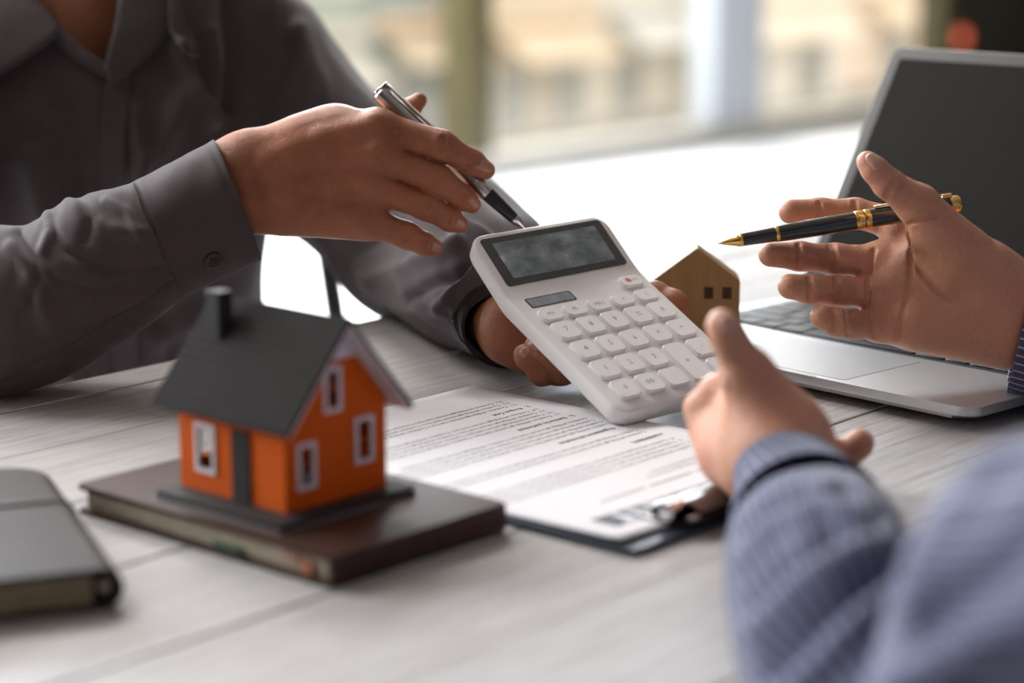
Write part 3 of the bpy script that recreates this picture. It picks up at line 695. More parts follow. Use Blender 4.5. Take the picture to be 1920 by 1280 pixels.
for r, row in enumerate(rows):
    tot = sum(row); x = kx0; y -= rh[r]
    for w in row:
        kw = (kx1-kx0)*w/tot; kk = (round(kw, 5), rh[r])
        if kk not in cache:
            o = prism('key', rrect(-kw/2+0.0012, kw/2-0.0012, -rh[r]/2+0.0010, rh[r]/2-0.0010, 0.0015, 3), 0.0, 0.0010, m_keyb, lap, 0.0003, 1); cache[kk] = o.data
        else:
            o = bpy.data.objects.new('key', cache[kk]); COL.objects.link(o); o.parent = lap
        o.location = (x+kw/2, y+rh[r]/2, top+0.0002); x += kw
lathe('hinge', (-LW+0.03, LD-0.003, top+0.002), (-0.03, LD-0.003, top+0.002), [(0, 0.0036), (LW-0.06, 0.0036)], m_bezel, lap, 16)
tilt = math.radians(31)
Ms = basis((0, LD-0.002, top+0.003), (1, 0, 0), (0, math.sin(tilt), math.cos(tilt)), (0, -math.cos(tilt), math.sin(tilt)))
SHh = 0.2050
def lidp(name, poly, z0, z1, mat, bev=0.0):
    o = prism(name, poly, z0, z1, mat, lap, bev, 2); o.matrix_local = Ms; return o
lidp('lid', rrect(-LW, 0, 0, SHh, 0.010, 8), -0.0036, -0.0006, m_lid, 0.0010)
lidp('screen_bezel', rrect(-LW+0.0012, -0.0012, 0.001, SHh-0.0012, 0.009, 8), -0.0006, 0.0002, m_bezel, 0.0001)
lidp('screen', rrect(-LW+0.010, -0.010, 0.018, SHh-0.010, 0.001), 0.0, 0.0004, m_screen)
o = lidp('rubber_seal', rrect(-LW+0.0006, -0.0006, 0.0006, SHh-0.0006, 0.0095, 8), -0.0008, 0.0, m_keyb)

# ------------------------------------------------------------------ grey notebook at the left edge
m_grey = mat_plain('grey_softcover', (0.048, 0.041, 0.039), 0.6, spec=0.18, var=0.15, vscale=25, bmp=0.2, bscale=700); m_cream = mat_plain('cream_page_block', (0.2400, 0.1920, 0.1160), 0.8, var=0.15, vscale=150)
m_band = mat_plain('dark_elastic', (0.022, 0.014, 0.013), 0.7)
GT = 0.0190
ga = onz(236, 1138); gb = onz(96, 872, TT+GT)        # right (spine) side: near bottom, far top
gv = gb[:2]-ga[:2]; GL = np.linalg.norm(gv)+0.004; gy = math.atan2(gv[1], gv[0])
gnb = thing('grey_notebook', 'thick grey soft-cover notebook with dark elastic band at the left edge', 'book', (ga[0], ga[1], TT), rotz=gy-math.pi/2)
bpy.context.view_layer.update()
# local: y = along the spine (0..GL), x from -GWd (left) to 0 (spine)
GWd = 0.135
def gcover():
    """C-shaped cover wrapped round the spine side, with rounded far corner"""
    N = 10; prof = []
    R = GT/2
    outer = [(-GWd, 0.0)] + [(-R*1.0 + R*math.cos(math.radians(-90+180*i/N))*0.95, R+R*math.sin(math.radians(-90+180*i/N))) for i in range(N+1)] + [(-GWd, GT)]
    t = 0.0024; Ri = R-t
    inner = [(-GWd, GT-t)] + [(-R + Ri*math.cos(math.radians(90-180*i/N))*0.95, R+Ri*math.sin(math.radians(90-180*i/N))) for i in range(N+1)] + [(-GWd, t)]
    prof = outer+inner; n = len(prof); bm = bmesh.new(); ys = [0, 0.003]+[GL*k/12 for k in range(1, 11)]+[GL-0.014, GL-0.010, GL-0.006, GL-0.003, GL-0.001, GL]
    rings = []
    for yv in ys:
        cr = 0.016; q = max(0.0, yv-(GL-cr)); shr = cr-math.sqrt(max(0, cr*cr-q*q)) if q > 0 else 0.0
        sag = 0.0
        rings.append([bm.verts.new((p[0]-(shr if p[0] > -GWd+0.01 else 0)*min(1, (p[0]+GWd)/(GWd*0.3)), yv, p[1])) for p in prof])
    for k in range(len(ys)-1):
        for i in range(n): bm.faces.new((rings[k][i], rings[k][(i+1) % n], rings[k+1][(i+1) % n], rings[k+1][i]))
    for rg in (rings[0], rings[-1]):
        for i in range(n//2-1): bm.faces.new((rg[i], rg[i+1], rg[n-2-i], rg[n-1-i]))
        bm.faces.new((rg[0], rg[0], rg[0])) if False else None
    return auto_smooth(bm_obj('cover', bm, m_grey, gnb), 40)
gcover()
prism('page_block', rrect(-GWd+0.001, -0.0135, 0.002, GL-0.003, 0.001, rs=(0.001, 0.001, 0.012, 0.001)), 0.0026, GT-0.0026, m_cream, gnb)
lathe('pen_loop', (-0.0080, 0.003, GT/2), (-0.0080, 0.03, GT/2), [(0, 0.0025), (0.0005, 0.0030), (0.05, 0.0030)], m_page, gnb, 12)
yb = GL*0.60
bm = bmesh.new(); N = 14; R = GT/2
pr = [(-GWd-0.0005, GT+0.0008)] + [(-R+(R+0.0009)*0.95*math.cos(math.radians(90-180*i/N)), R+(R+0.0009)*math.sin(math.radians(90-180*i/N))) for i in range(N+1)] + [(-GWd-0.0005, -0.0)]
pr = [(x, max(0.0002, z)) for x, z in pr]
pi_ = [(x-(0.0012 if x > -0.012 else 0), z-0.0010 if z > R else z+0.0006) for x, z in pr]
va = [[bm.verts.new((x, yv, z)) for x, z in pr] for yv in (yb, yb+0.0055)]; vb = [[bm.verts.new((x, yv, z)) for x, z in pi_] for yv in (yb, yb+0.0055)]
for i in range(len(pr)-1):
    bm.faces.new((va[0][i], va[0][i+1], va[1][i+1], va[1][i])); bm.faces.new((vb[0][i], vb[0][i+1], vb[1][i+1], vb[1][i]))
    for k in (0, 1): bm.faces.new((va[k][i], va[k][i+1], vb[k][i+1], vb[k][i]))
bm_obj('elastic_band', bm, m_band, gnb, True)

# ------------------------------------------------------------------ implicit-surface modelling for skin
def smin(a, b, k):
    h = np.maximum(k-np.abs(a-b), 0)/k; return np.minimum(a, b)-h*h*k*0.25
class SDF:
    """signed-distance grid; primitives are tapered capsules between 3-D joints, blended smoothly"""
    def __init__(s, lo, hi, h):
        s.h = h; s.lo = np.asarray(lo, float); s.n = np.ceil((np.asarray(hi)-s.lo)/h).astype(int)+1
        s.ax = [s.lo[i]+h*np.arange(s.n[i]) for i in range(3)]
    def blank(s): return np.full(tuple(s.n), 0.05, np.float32)
    def sub(s, lo, hi):
        a = np.clip(np.floor((lo-s.lo)/s.h).astype(int), 0, s.n-1); b = np.clip(np.ceil((hi-s.lo)/s.h).astype(int)+1, 1, s.n)
        return tuple(slice(int(p), int(max(q, p+1))) for p, q in zip(a, b))
    def pts(s, sl): return [s.ax[0][sl[0]][:, None, None].astype(np.float32), s.ax[1][sl[1]][None, :, None].astype(np.float32), s.ax[2][sl[2]][None, None, :].astype(np.float32)]
    def cone(s, f, a, b, ra, rb, k, flat=None, neg=False, mar=0.016):
        a = np.asarray(a, float); b = np.asarray(b, float); R = max(ra, rb)
        m = R+mar
        if flat is not None and flat[1] < 1: m = R/flat[1]+mar
        sl = s.sub(np.minimum(a, b)-m, np.maximum(a, b)+m)
        X, Y, Z = s.pts(sl); ba = b-a; l2 = max(ba@ba, 1e-12)
        px, py, pz = X-a[0], Y-a[1], Z-a[2]
        t = np.clip((px*ba[0]+py*ba[1]+pz*ba[2])/l2, 0, 1)
        vx, vy, vz = px-t*ba[0], py-t*ba[1], pz-t*ba[2]
        if flat is not None:
            d = flat[0]; q = (vx*d[0]+vy*d[1]+vz*d[2])*(flat[1]-1); vx, vy, vz = vx+q*d[0], vy+q*d[1], vz+q*d[2]
        D = (np.sqrt(vx*vx+vy*vy+vz*vz)-(ra+t*(rb-ra))).astype(np.float32)
        if neg: f[sl] = -smin(-f[sl], D, k)
        else: f[sl] = smin(f[sl], D, k)
    def sample(s, f, P):
        g = (np.atleast_2d(P)-s.lo)/s.h; i = np.clip(np.floor(g).astype(int), 0, s.n-2); t = g-i; r = 0
        for dx in (0, 1):
            for dy in (0, 1):
                for dz in (0, 1):
                    w = (t[:, 0] if dx else 1-t[:, 0])*(t[:, 1] if dy else 1-t[:, 1])*(t[:, 2] if dz else 1-t[:, 2])
                    r = r+w*f[i[:, 0]+dx, i[:, 1]+dy, i[:, 2]+dz]
        return r
    def inside(s, P): return np.all((P >= s.lo+s.h) & (P <= s.lo+(s.n-2)*s.h), axis=-1)
    def hit(s, f, px, py, d0, d1):
        ds = np.arange(d0, d1, s.h*0.4); P = CAM+ds[:, None]*ray(px, py)[None]
        ok = s.inside(P); v = np.where(ok, s.sample(f, P), 1.0); w = np.where(v < 0)[0]
        if len(w) == 0: return None
        return P[w[0]]
    def grad(s, f, p):
        e = s.h*1.5; g = np.array([s.sample(f, p+e*d)[0]-s.sample(f, p-e*d)[0] for d in np.eye(3)]); return nrm(g)
    def mesh(s, f):
        n = s.n; S = f < 0; c = np.zeros(tuple(n-1), np.int8)
        offs = [(a, b, d) for a in (0, 1) for b in (0, 1) for d in (0, 1)]
        for a, b, d in offs: c += S[a:n[0]-1+a, b:n[1]-1+b, d:n[2]-1+d]
        act = (c > 0) & (c < 8); ids = np.full(act.shape, -1, np.int64); ii = np.argwhere(act); ids[act] = np.arange(len(ii))
        acc = np.zeros((len(ii), 3)); cnt = np.zeros(len(ii))
        for ax in range(3):
            o1, o2 = [q for q in range(3) if q != ax]
            for u in (0, 1):
                for v in (0, 1):
                    off = np.zeros(3, int); off[o1] = u; off[o2] = v; e = np.zeros(3, int); e[ax] = 1
                    A = ii+off; B = A+e; fa = f[A[:, 0], A[:, 1], A[:, 2]]; fb = f[B[:, 0], B[:, 1], B[:, 2]]
                    x = (fa < 0) != (fb < 0); t = np.where(x, fa/np.where(x, fa-fb, 1), 0)
                    acc[x] += (A[x]-ii[x])+e*t[x][:, None]; cnt[x] += 1
        V = s.lo+s.h*(ii+acc/cnt[:, None]); F = []
        for ax in range(3):
            o1, o2 = [(1, 2), (2, 0), (0, 1)][ax]
            sa = [slice(None)]*3; sb = [slice(None)]*3; sa[ax] = slice(0, -1); sb[ax] = slice(1, None)
            x = S[tuple(sa)] != S[tuple(sb)]
            E = np.argwhere(x); E = E[(E[:, o1] > 0) & (E[:, o2] > 0) & (E[:, o1] < n[o1]-1) & (E[:, o2] < n[o2]-1)]
            d1 = np.zeros(3, int); d1[o1] = 1; d2 = np.zeros(3, int); d2[o2] = 1
            q = [ids[tuple((E-k).T)] for k in (d1+d2, d2, d1*0, d1)]
            q = np.stack(q, 1); fl = ~S[tuple(E.T)]; q[fl] = q[fl][:, ::-1]; F.append(q)
        return V, np.concatenate(F)
def chain3(joints): return [(un(x, y, d), mm(r, d)) for x, y, d, r in joints]

class Hand:
    """palm = list of (jointA, jointB[, flat]) capsules, fingers = dict of joint chains; joints are (px, py, depth, radius px)"""
    def __init__(s, palm, fingers, h=0.0010, kpalm=0.012, kweb=0.007, extra=(), margin=0.012):
        allj = [un(*j[:3]) for p in palm for j in p[:2]]+[un(*j[:3]) for c in fingers.values() for j in c]
        rr = max(mm(j[3], j[2]) for p in palm for j in p[:2])
        lo = np.min(allj, 0)-rr-margin; hi = np.max(allj, 0)+rr+margin
        s.g = SDF(lo, hi, h); g = s.g
        P = g.blank()
        for p in palm:
            a, b = p[0], p[1]; g.cone(P, un(*a[:3]), un(*b[:3]), mm(a[3], a[2]), mm(b[3], b[2]), kpalm, p[2] if len(p) > 2 else None)
        Fg = g.blank()
        for c in fingers.values():
            q = g.blank(); J = chain3(c)
            for (a, ra), (b, rb) in zip(J[:-1], J[1:]): g.cone(q, a, b, ra, rb, 0.004)
            Fg = smin(Fg, q, 0.0008)
        s.f = smin(P, Fg, kweb)
    def blob(s, x, y, d, r, k=0.006): a = un(x, y, d); s.g.cone(s.f, a, a+1e-6, mm(r, d), mm(r, d), k)
    def ridge(s, pts, r, k=0.005, d0=1.0, d1=1.7, depth=0.0):
        """raised line on the visible surface along pixel points (tendons, knuckle folds); depth sinks the tube"""
        H = [s.hit(x, y, d0, d1) for x, y in pts]; H = [p+depth*FW for p in H if p is not None]
        for a, b in zip(H[:-1], H[1:]): s.g.cone(s.f, a, b, r, r, k)
    def crease(s, pts, r=0.0009, k=0.0016, d0=0.9, d1=1.7, lift=0.0004, n=14):
        P = []
        for a, b in zip(pts[:-1], pts[1:]):
            for t in np.linspace(0, 1, n, endpoint=False): P.append((a[0]+(b[0]-a[0])*t, a[1]+(b[1]-a[1])*t))
        P.append(pts[-1]); H = [s.hit(x, y, d0, d1) for x, y in P]
        for a, b in zip(H[:-1], H[1:]):
            if a is not None and b is not None and np.linalg.norm(a-b) < 0.006: s.g.cone(s.f, a-lift*FW, b-lift*FW, r, r, k, neg=True)
    def knuckle(s, x, y, r, sink, k=0.008, d0=0.9, d1=1.8):
        p = s.hit(x, y, d0, d1)
        if p is not None: p = p+FW*sink; s.g.cone(s.f, p, p+1e-6, r, r, k)
    def hit(s, x, y, d0=0.9, d1=1.8): return s.g.hit(s.f, x, y, d0, d1)
    def mesh(s): return s.g.mesh(s.f)
    def nail(s, base, tip, width, name, mat, parent, d0=0.9, d1=1.8, lift=0.00025):
        a = s.hit(*base, d0, d1); b = s.hit(*tip, d0, d1)
        if a is None or b is None: print('NAIL MISS', base, tip); return None
        c = (a+b)/2; nv = s.g.grad(s.f, c); axv = nrm((b-a)-((b-a)@nv)*nv); sd = np.cross(nv, axv); L = np.linalg.norm(b-a)
        w = mm(width, (c-CAM)@FW)/2; R = w*1.25; V = []; F = []; n, m = 10, 8
        for sh, zz in ((1.0, lift), (1.03, -0.0007)):
            for i in range(n+1):
                u = -1+2*i/n
                for j in range(m+1):
                    v = -1+2*j/m
                    wd = w*sh*(1-0.25*max(0, u)**3-0.18*max(0, -u)**4); uu = u*(1-0.16*v*v)
                    x = v*wd; dz = R-math.sqrt(max(R*R-x*x, 0))
                    p = c+axv*uu*L/2*sh+sd*x
                    for _ in range(6): p = p-np.clip(s.g.sample(s.f, p)[0], -.003, .003)*nv
                    ed = max(abs(u), abs(v))**3; V.append(p+nv*(zz+(0.00045*(1-ed) if sh == 1.0 else 0)))
        K = (n+1)*(m+1); I = lambda i, j: i*(m+1)+j
        for i in range(n):
            for j in range(m):
                q = (I(i, j), I(i+1, j), I(i+1, j+1), I(i, j+1)); F.append(q); F.append(tuple(K+t for t in q[::-1]))
        rim = [I(i, 0) for i in range(n)]+[I(n, j) for j in range(m)]+[I(i, m) for i in range(n, 0, -1)]+[I(0, j) for j in range(m, 0, -1)]
        for t in range(len(rim)): x, y = rim[t], rim[(t+1) % len(rim)]; F.append((x, K+x, K+y, y))
        o = from_data(name, V, F, mat)
        bm = bmesh.new(); bm.from_mesh(o.data); bmesh.ops.recalc_face_normals(bm, faces=bm.faces); bm.to_mesh(o.data); bm.free()
        o.data.polygons.foreach_set('use_smooth', [True]*len(o.data.polygons)); keep_world(o, parent); return o
def relax(V, F, it=1, lam=0.5):
    """light Laplacian smoothing of a quad mesh"""
    e = np.concatenate([F[:, [0, 1]], F[:, [1, 2]], F[:, [2, 3]], F[:, [3, 0]]]); e = np.concatenate([e, e[:, ::-1]])
    for _ in range(it):
        s = np.zeros_like(V); c = np.zeros(len(V)); np.add.at(s, e[:, 0], V[e[:, 1]]); np.add.at(c, e[:, 0], 1)
        V = V+lam*(s/np.maximum(c, 1)[:, None]-V)
    return V
def merge(parts):
    Vs, Fs, n = [], [], 0
    for V, F in parts: Vs.append(V); Fs.append(F+n); n += len(V)
    return np.concatenate(Vs), np.concatenate(Fs)
def rest_on_table(V, lift):
    V = np.array(V, float); n = V@RN; s = V@RU; m = (n > 0.376) & (n < 1.09) & (s > -0.05) & (s < 1.95) & (V[:, 2] > 0.66) & (V[:, 2] < TT+lift)
    V[m, 2] = TT+lift; return V
def fast_mesh(name, V, F, mat, parent=None, smooth=True):
    if name in ('sleeve', 'upper_sleeve', 'cuff', 'body'): V = rest_on_table(V, 0.004 if name == 'body' else 0.0015)
    me = bpy.data.meshes.new(name); me.vertices.add(len(V)); me.vertices.foreach_set('co', np.asarray(V, np.float32).ravel())
    me.loops.add(F.size); me.loops.foreach_set('vertex_index', F.astype(np.int32).ravel()); me.polygons.add(len(F))
    me.polygons.foreach_set('loop_start', np.arange(0, F.size, 4, dtype=np.int32)); me.polygons.foreach_set('loop_total', np.full(len(F), 4, np.int32)) if False else None
    me.update(calc_edges=True); me.validate()
    o = newobj(name, me, mat, None, smooth)
    if parent is not None: keep_world(o, parent)
    return o

# ------------------------------------------------------------------ cloth lofts
def crom(P, t):
    P = np.asarray(P, float); n = len(P)-1; t = np.clip(t, 0, 1)*n; i = np.minimum(t.astype(int), n-1); u = (t-i)[:, None]
    g = lambda k: P[np.clip(k, 0, n)]
    a, b, c, d = g(i-1), g(i), g(i+1), g(i+2)
    return 0.5*((2*b)+(-a+c)*u+(2*a-5*b+4*c-d)*u*u+(-a+3*b-3*c+d)*u*u*u)
def fold_noise(S, Tt, seed, kx, ky, oct=3):
    r = np.random.default_rng(seed); z = 0; A = 1.0
    for o in range(oct):
        for _ in range(3):
            a = r.uniform(0.5, 1.5)*kx*(1.8**o); b = r.uniform(-1.2, 1.2)*ky*(1.8**o); p = r.uniform(0, 6.28)
            z = z+A*np.sin(np.round(a)*S*2*math.pi+b*Tt*2*math.pi+p+1.2*np.sin(2*math.pi*Tt*r.uniform(.5, 1.5)+p))
        A *= 0.55
    return z/3
def poly_dist(Q, line):
    """distance in pixels of points Q (n,2) to a polyline"""
    best = np.full(len(Q), 1e9); line = np.asarray(line, float)
    for a, b in zip(line[:-1], line[1:]):
        ba = b-a; t = np.clip(((Q-a)@ba)/(ba@ba), 0, 1); best = np.minimum(best, np.linalg.norm(Q-a-t[:, None]*ba, axis=1))
    return best
def loft(name, secs, mat, parent=None, nu=64, nv=60, thick=0.0014, amp=0.0, seed=1, kx=3, ky=4, folds=(), taper_end=0.0, power=2.0, close=False, smooth_pass=0, uvscale=None):
    """secs: (top px, top py, bottom px, bottom py, depth, half thickness in depth, depth tilt); folds: (polyline px, width px, height m)"""
    C = []; Wd = []; Dp = []
    for q in secs:
        tx, ty, bx, by, d, rd = q[:6]; tl_ = q[6] if len(q) > 6 else 0.0
        T = un(tx, ty, d+tl_); B = un(bx, by, d-tl_); C.append((T+B)/2); Wd.append((T-B)/2); Dp.append(rd)
    C = np.array(C); Wd = np.array(Wd); Dp = np.array(Dp)[:, None]; t = np.linspace(0, 1, nv)
    c = crom(C, t); w = crom(Wd, t); dp = crom(Dp, t)[:, 0]
    L = np.concatenate([[0], np.cumsum(np.linalg.norm(np.diff(c, axis=0), axis=1))])
    ang = np.linspace(0, 2*math.pi, nu, endpoint=False)
    ca, sa = np.cos(ang), np.sin(ang); e = 2.0/power; ca2 = np.sign(ca)*np.abs(ca)**e; sa2 = np.sign(sa)*np.abs(sa)**e
    tang = np.gradient(c, axis=0); tang /= np.linalg.norm(tang, axis=1)[:, None]
    wd = w/np.linalg.norm(w, axis=1)[:, None]; dd = np.cross(tang, wd); dd /= np.linalg.norm(dd, axis=1)[:, None]
    fl = np.sign(dd@FW); fl[fl == 0] = 1; dd = dd*(-fl)[:, None]           # towards the camera
    P = c[:, None, :]+w[:, None, :]*ca2[None, :, None]+dd[:, None, :]*(dp[:, None]*sa2[None, :])[:, :, None]
    N = wd[:, None, :]*(ca/np.maximum(np.linalg.norm(w, axis=1)[:, None], 1e-6))[:, :, None]+dd[:, None, :]*(sa[None, :]/dp[:, None])[:, :, None]
    N /= np.linalg.norm(N, axis=2)[:, :, None]
    S, Tt = np.meshgrid(ang/(2*math.pi), t); dis = amp*fold_noise(S, Tt, seed, kx, ky) if amp else np.zeros_like(S)
    if taper_end: dis = dis*np.clip((1-Tt)/taper_end, 0, 1)*np.clip(Tt/0.02, 0, 1)
    if folds:
        Q = proj(P.reshape(-1, 3)); front = np.clip(-(N.reshape(-1, 3)@FW)*2+0.35, 0, 1)
        for line, wpx, h in folds:
            q = poly_dist(Q, line); dis = dis+(h*np.exp(-(q/wpx)**2)*front).reshape(dis.shape)
    P = P+N*dis[:, :, None]
    V = P.reshape(-1, 3); F = []
    jj, ii = np.meshgrid(np.arange(nv-1), np.arange(nu), indexing='ij'); i2 = (ii+1) % nu
    F = np.stack([jj*nu+ii, jj*nu+i2, (jj+1)*nu+i2, (jj+1)*nu+ii], -1).reshape(-1, 4)
    o = fast_mesh(name, V, F, mat)
    me = o.data; uv = me.uv_layers.new(name='UVMap'); per = 2*math.pi*np.mean((np.linalg.norm(w, axis=1)+dp)/2)
    ul = np.stack([ii/nu*per, L[jj], (ii+1)/nu*per, L[jj], (ii+1)/nu*per, L[jj+1], ii/nu*per, L[jj+1]], -1).reshape(-1)
    uv.data.foreach_set('uv', ul.astype(np.float32))
    bm = bmesh.new(); bm.from_mesh(me)
    if close:
        bmesh.ops.holes_fill(bm, edges=[e for e in bm.edges if e.is_boundary], sides=0)
    bmesh.ops.recalc_face_normals(bm, faces=bm.faces); bm.to_mesh(me); bm.free()
    if thick and not close:
        md = o.modifiers.new('cloth', 'SOLIDIFY'); md.thickness = thick; md.offset = -1
    me.polygons.foreach_set('use_smooth', [True]*len(me.polygons))
    o['cl'] = 0; del o['cl']
    if parent is not None: keep_world(o, parent)
    return o
def bvh_of(objs):
    bpy.context.view_layer.update()
    V = []; F = []
    for o in objs:
        n = len(V); V += [o.matrix_world @ v.co for v in o.data.vertices]; F += [[n+i for i in p.vertices] for p in o.data.polygons]
    return BVHTree.FromPolygons(V, F)
def patch(name, poly, bvh, off, thick, mat, parent, dflt=1.6, cuts=3, uvrot=0.0):
    """cloth piece whose outline is given in pixels, laid on the surface in the tree, lifted by off towards the camera"""
    bm = bmesh.new(); f = bm.faces.new([bm.verts.new((x, y, 0)) for x, y in poly])
    bmesh.ops.triangulate(bm, faces=[f])
    for _ in range(cuts): bmesh.ops.subdivide_edges(bm, edges=[e for e in bm.edges if e.calc_length() > 14], cuts=1); bmesh.ops.triangulate(bm, faces=bm.faces)
    uvl = bm.loops.layers.uv.new('UVMap'); ds = []
    for v in bm.verts:
        r = Vector(ray(v.co.x, v.co.y)); ln = r.length; h = bvh.ray_cast(Vector(CAM), r.normalized())
        ds.append(h[3]/ln if h[0] is not None else dflt)
    for fc in bm.faces:
        for l in fc.loops:
            x, y = l.vert.co.x*0.0004, l.vert.co.y*0.0004
            l[uvl].uv = (x*math.cos(uvrot)+y*math.sin(uvrot), -x*math.sin(uvrot)+y*math.cos(uvrot))
    for v, d in zip(bm.verts, ds): v.co = Vector(un(v.co.x, v.co.y, d-off))
    o = bm_obj(name, bm, mat); md = o.modifiers.new('cloth', 'SOLIDIFY'); md.thickness = thick; md.offset = 0
    o.data.polygons.foreach_set('use_smooth', [True]*len(o.data.polygons)); keep_world(o, parent); return o

# ------------------------------------------------------------------ person in the dark grey shirt (pen hand, hand under the calculator)
m_skin1 = mat_skin('tan_skin', (0.30, 0.105, 0.050), (0.41, 0.160, 0.080), (0.46, 0.155, 0.088))
m_nail1 = mat_plain('fingernail_tan', (0.45, 0.215, 0.15), 0.3, var=0.08, vscale=120, coat=0.2)
m_grey_sh = mat_fabric('grey_pinstripe_cotton', (0.050, 0.036, 0.038), (0.112, 0.091, 0.098), 0.0011, 0.30, soft=0.2)
m_grey_in = mat_fabric('grey_collar_weave', (0.050, 0.040, 0.039), (0.090, 0.078, 0.078), 0.0030, 0.30, soft=0.2)
m_button = mat_plain('dark_button', (0.040, 0.032, 0.030), 0.35, var=0.1)
man = thing('person', 'seated person in a dark grey shirt pointing a silver pen at the calculator', 'person', (-0.37, 1.72, 0.0))
bpy.context.view_layer.update()
A0 = 1.345
handA = Hand(
    palm=[((405, 312, A0, 42), (470, 292, A0+.002, 46)), ((415, 385, A0+.002, 44), (470, 385, A0+.003, 44)),
          ((385, 362, A0, 50), (450, 342, A0, 60)),
          ((460, 300, A0, 46), (702, 240, A0+.002, 33)), ((460, 330, A0-.001, 46), (708, 292, A0-.001, 32)),
          ((465, 360, A0, 45), (695, 350, A0, 31)), ((470, 392, A0+.003, 40), (688, 414, A0+.004, 30)),
          ((520, 300, A0+.010, 48), (640, 250, A0+.014, 46)), ((540, 390, A0+.008, 44), (660, 400, A0+.010, 38))],
    fingers={
        'index': [(640, 252, A0+.002, 33), (712, 240, A0, 32), (828, 273, A0-.004, 28.5), (884, 303, A0+.006, 23), (911, 319, A0+.011, 17.5)],
        'middle': [(640, 300, A0, 33), (712, 292, A0-.001, 30), (822, 338, A0-.003, 28), (868, 370, A0+.006, 22.5), (885, 383, A0+.011, 17)],
        'ring': [(640, 350, A0, 32), (696, 350, A0, 29), (798, 386, A0-.001, 26), (843, 411, A0+.006, 21.5), (861, 420, A0+.010, 17)],
        'little': [(630, 402, A0+.003, 32), (690, 414, A0+.003, 29), (763, 441, A0+.002, 24.5), (797, 457, A0+.006, 20.5), (815, 464, A0+.009, 16)],
        'thumb': [(540, 320, A0+.022, 42), (650, 262, A0+.042, 34), (725, 232, A0+.046, 26), (768, 205, A0+.041, 19), (785, 189, A0+.038, 15.5)]},
    h=0.0008, kweb=0.008)
hA = handA
hA.blob(618, 251, A0+.012, 45, 0.016); hA.blob(560, 275, A0+.006, 46, 0.016)
for x, y, r in ((712, 240, .0085), (714, 282, .009), (694, 346, .0085), (690, 408, .0075)): hA.knuckle(x, y, r, r-.0020, .009)          # knuckles
for pl in ([(500, 300), (600, 262), (695, 232)], [(500, 320), (610, 296), (698, 284)], [(505, 342), (610, 342), (682, 346)], [(510, 372), (610, 392), (676, 408)]):
    hA.ridge(pl, 0.0045, 0.008, depth=0.0044)
# gaps between the finger roots, knuckle wrinkles
def wrinkles(h, x, y, ang, w, offs, r=0.00055):
    c, s = math.cos(math.radians(ang)), math.sin(math.radians(ang))
    for o_, q in offs:
        pts = [(x+o_*c-t*s*w, y+o_*s+t*c*w) for t in (-q, -q*.4, q*.4, q)]; pts = [(px+(0.9 if i in (1, 2) else 0)*o_*0.15*c, py) for i, (px, py) in enumerate(pts)]
        h.crease(pts, r, 0.0008, lift=0.0)
wrinkles(hA, 827, 271, 22, 19, ((-4.5, .75), (0, .95), (4.5, .75)))
wrinkles(hA, 821, 336, 33, 18, ((-4.5, .75), (0, .95), (4.5, .75)))
wrinkles(hA, 798, 384, 27, 17, ((-4.5, .75), (0, .95), (4.5, .75)))
wrinkles(hA, 762, 439, 22, 15, ((-4.5, .75), (0, .95), (4.5, .75)))
wrinkles(hA, 883, 301, 30, 15, ((-2, .7), (4, .6))); wrinkles(hA, 867, 369, 36, 14, ((-2, .7), (4, .6)))
wrinkles(hA, 843, 411, 24, 13, ((0, .7),)); wrinkles(hA, 796, 457, 22, 12, ((0, .7),))
VA, FA = hA.mesh(); VA = relax(VA, FA, 1, 0.4)

B0 = 1.345
handB = Hand(
    palm=[((915, 603, B0+.030, 42), (950, 616, B0+.012, 46)), ((945, 612, B0+.010, 48), (1030, 640, B0+.005, 50)), ((955, 640, B0+.004, 42), (1030, 670, B0+.004, 42)),
          ((960, 600, B0+.014, 50), (1080, 610, B0+.022, 48)), ((1000, 640, B0+.010, 48), (1090, 665, B0+.012, 40))],
    fingers={
        'little': [(1035, 665, B0, 34), (1052, 697, B0-.004, 25), (1015, 700, B0-.016, 22), (985, 670, B0-.022, 18.5), (981, 662, B0-.022, 17)],
        'ring': [(1065, 650, B0+.004, 34), (1085, 684, B0-.006, 27), (1058, 694, B0-.019, 25), (1018, 658, B0-.026, 21.5), (1003, 645, B0-.026, 19)],
        'middle': [(1080, 640, B0+.012, 34), (1140, 668, B0+.010, 28), (1150, 700, B0+.004, 24), (1120, 722, B0+.000, 19)],
        'index': [(1080, 600, B0+.022, 36), (1160, 560, B0+.036, 28), (1228, 553, B0+.028, 25), (1264, 566, B0+.020, 22), (1273, 572, B0+.018, 20)],
        'thumb': [(960, 600, B0+.024, 40), (1010, 560, B0+.036, 30), (1050, 540, B0+.040, 24)]},
    h=0.0012)
handB.crease([(962, 610), (985, 630), (995, 640)], 0.001, 0.002)
VB, FB = handB.mesh(); VB = relax(VB, FB, 1, 0.4)

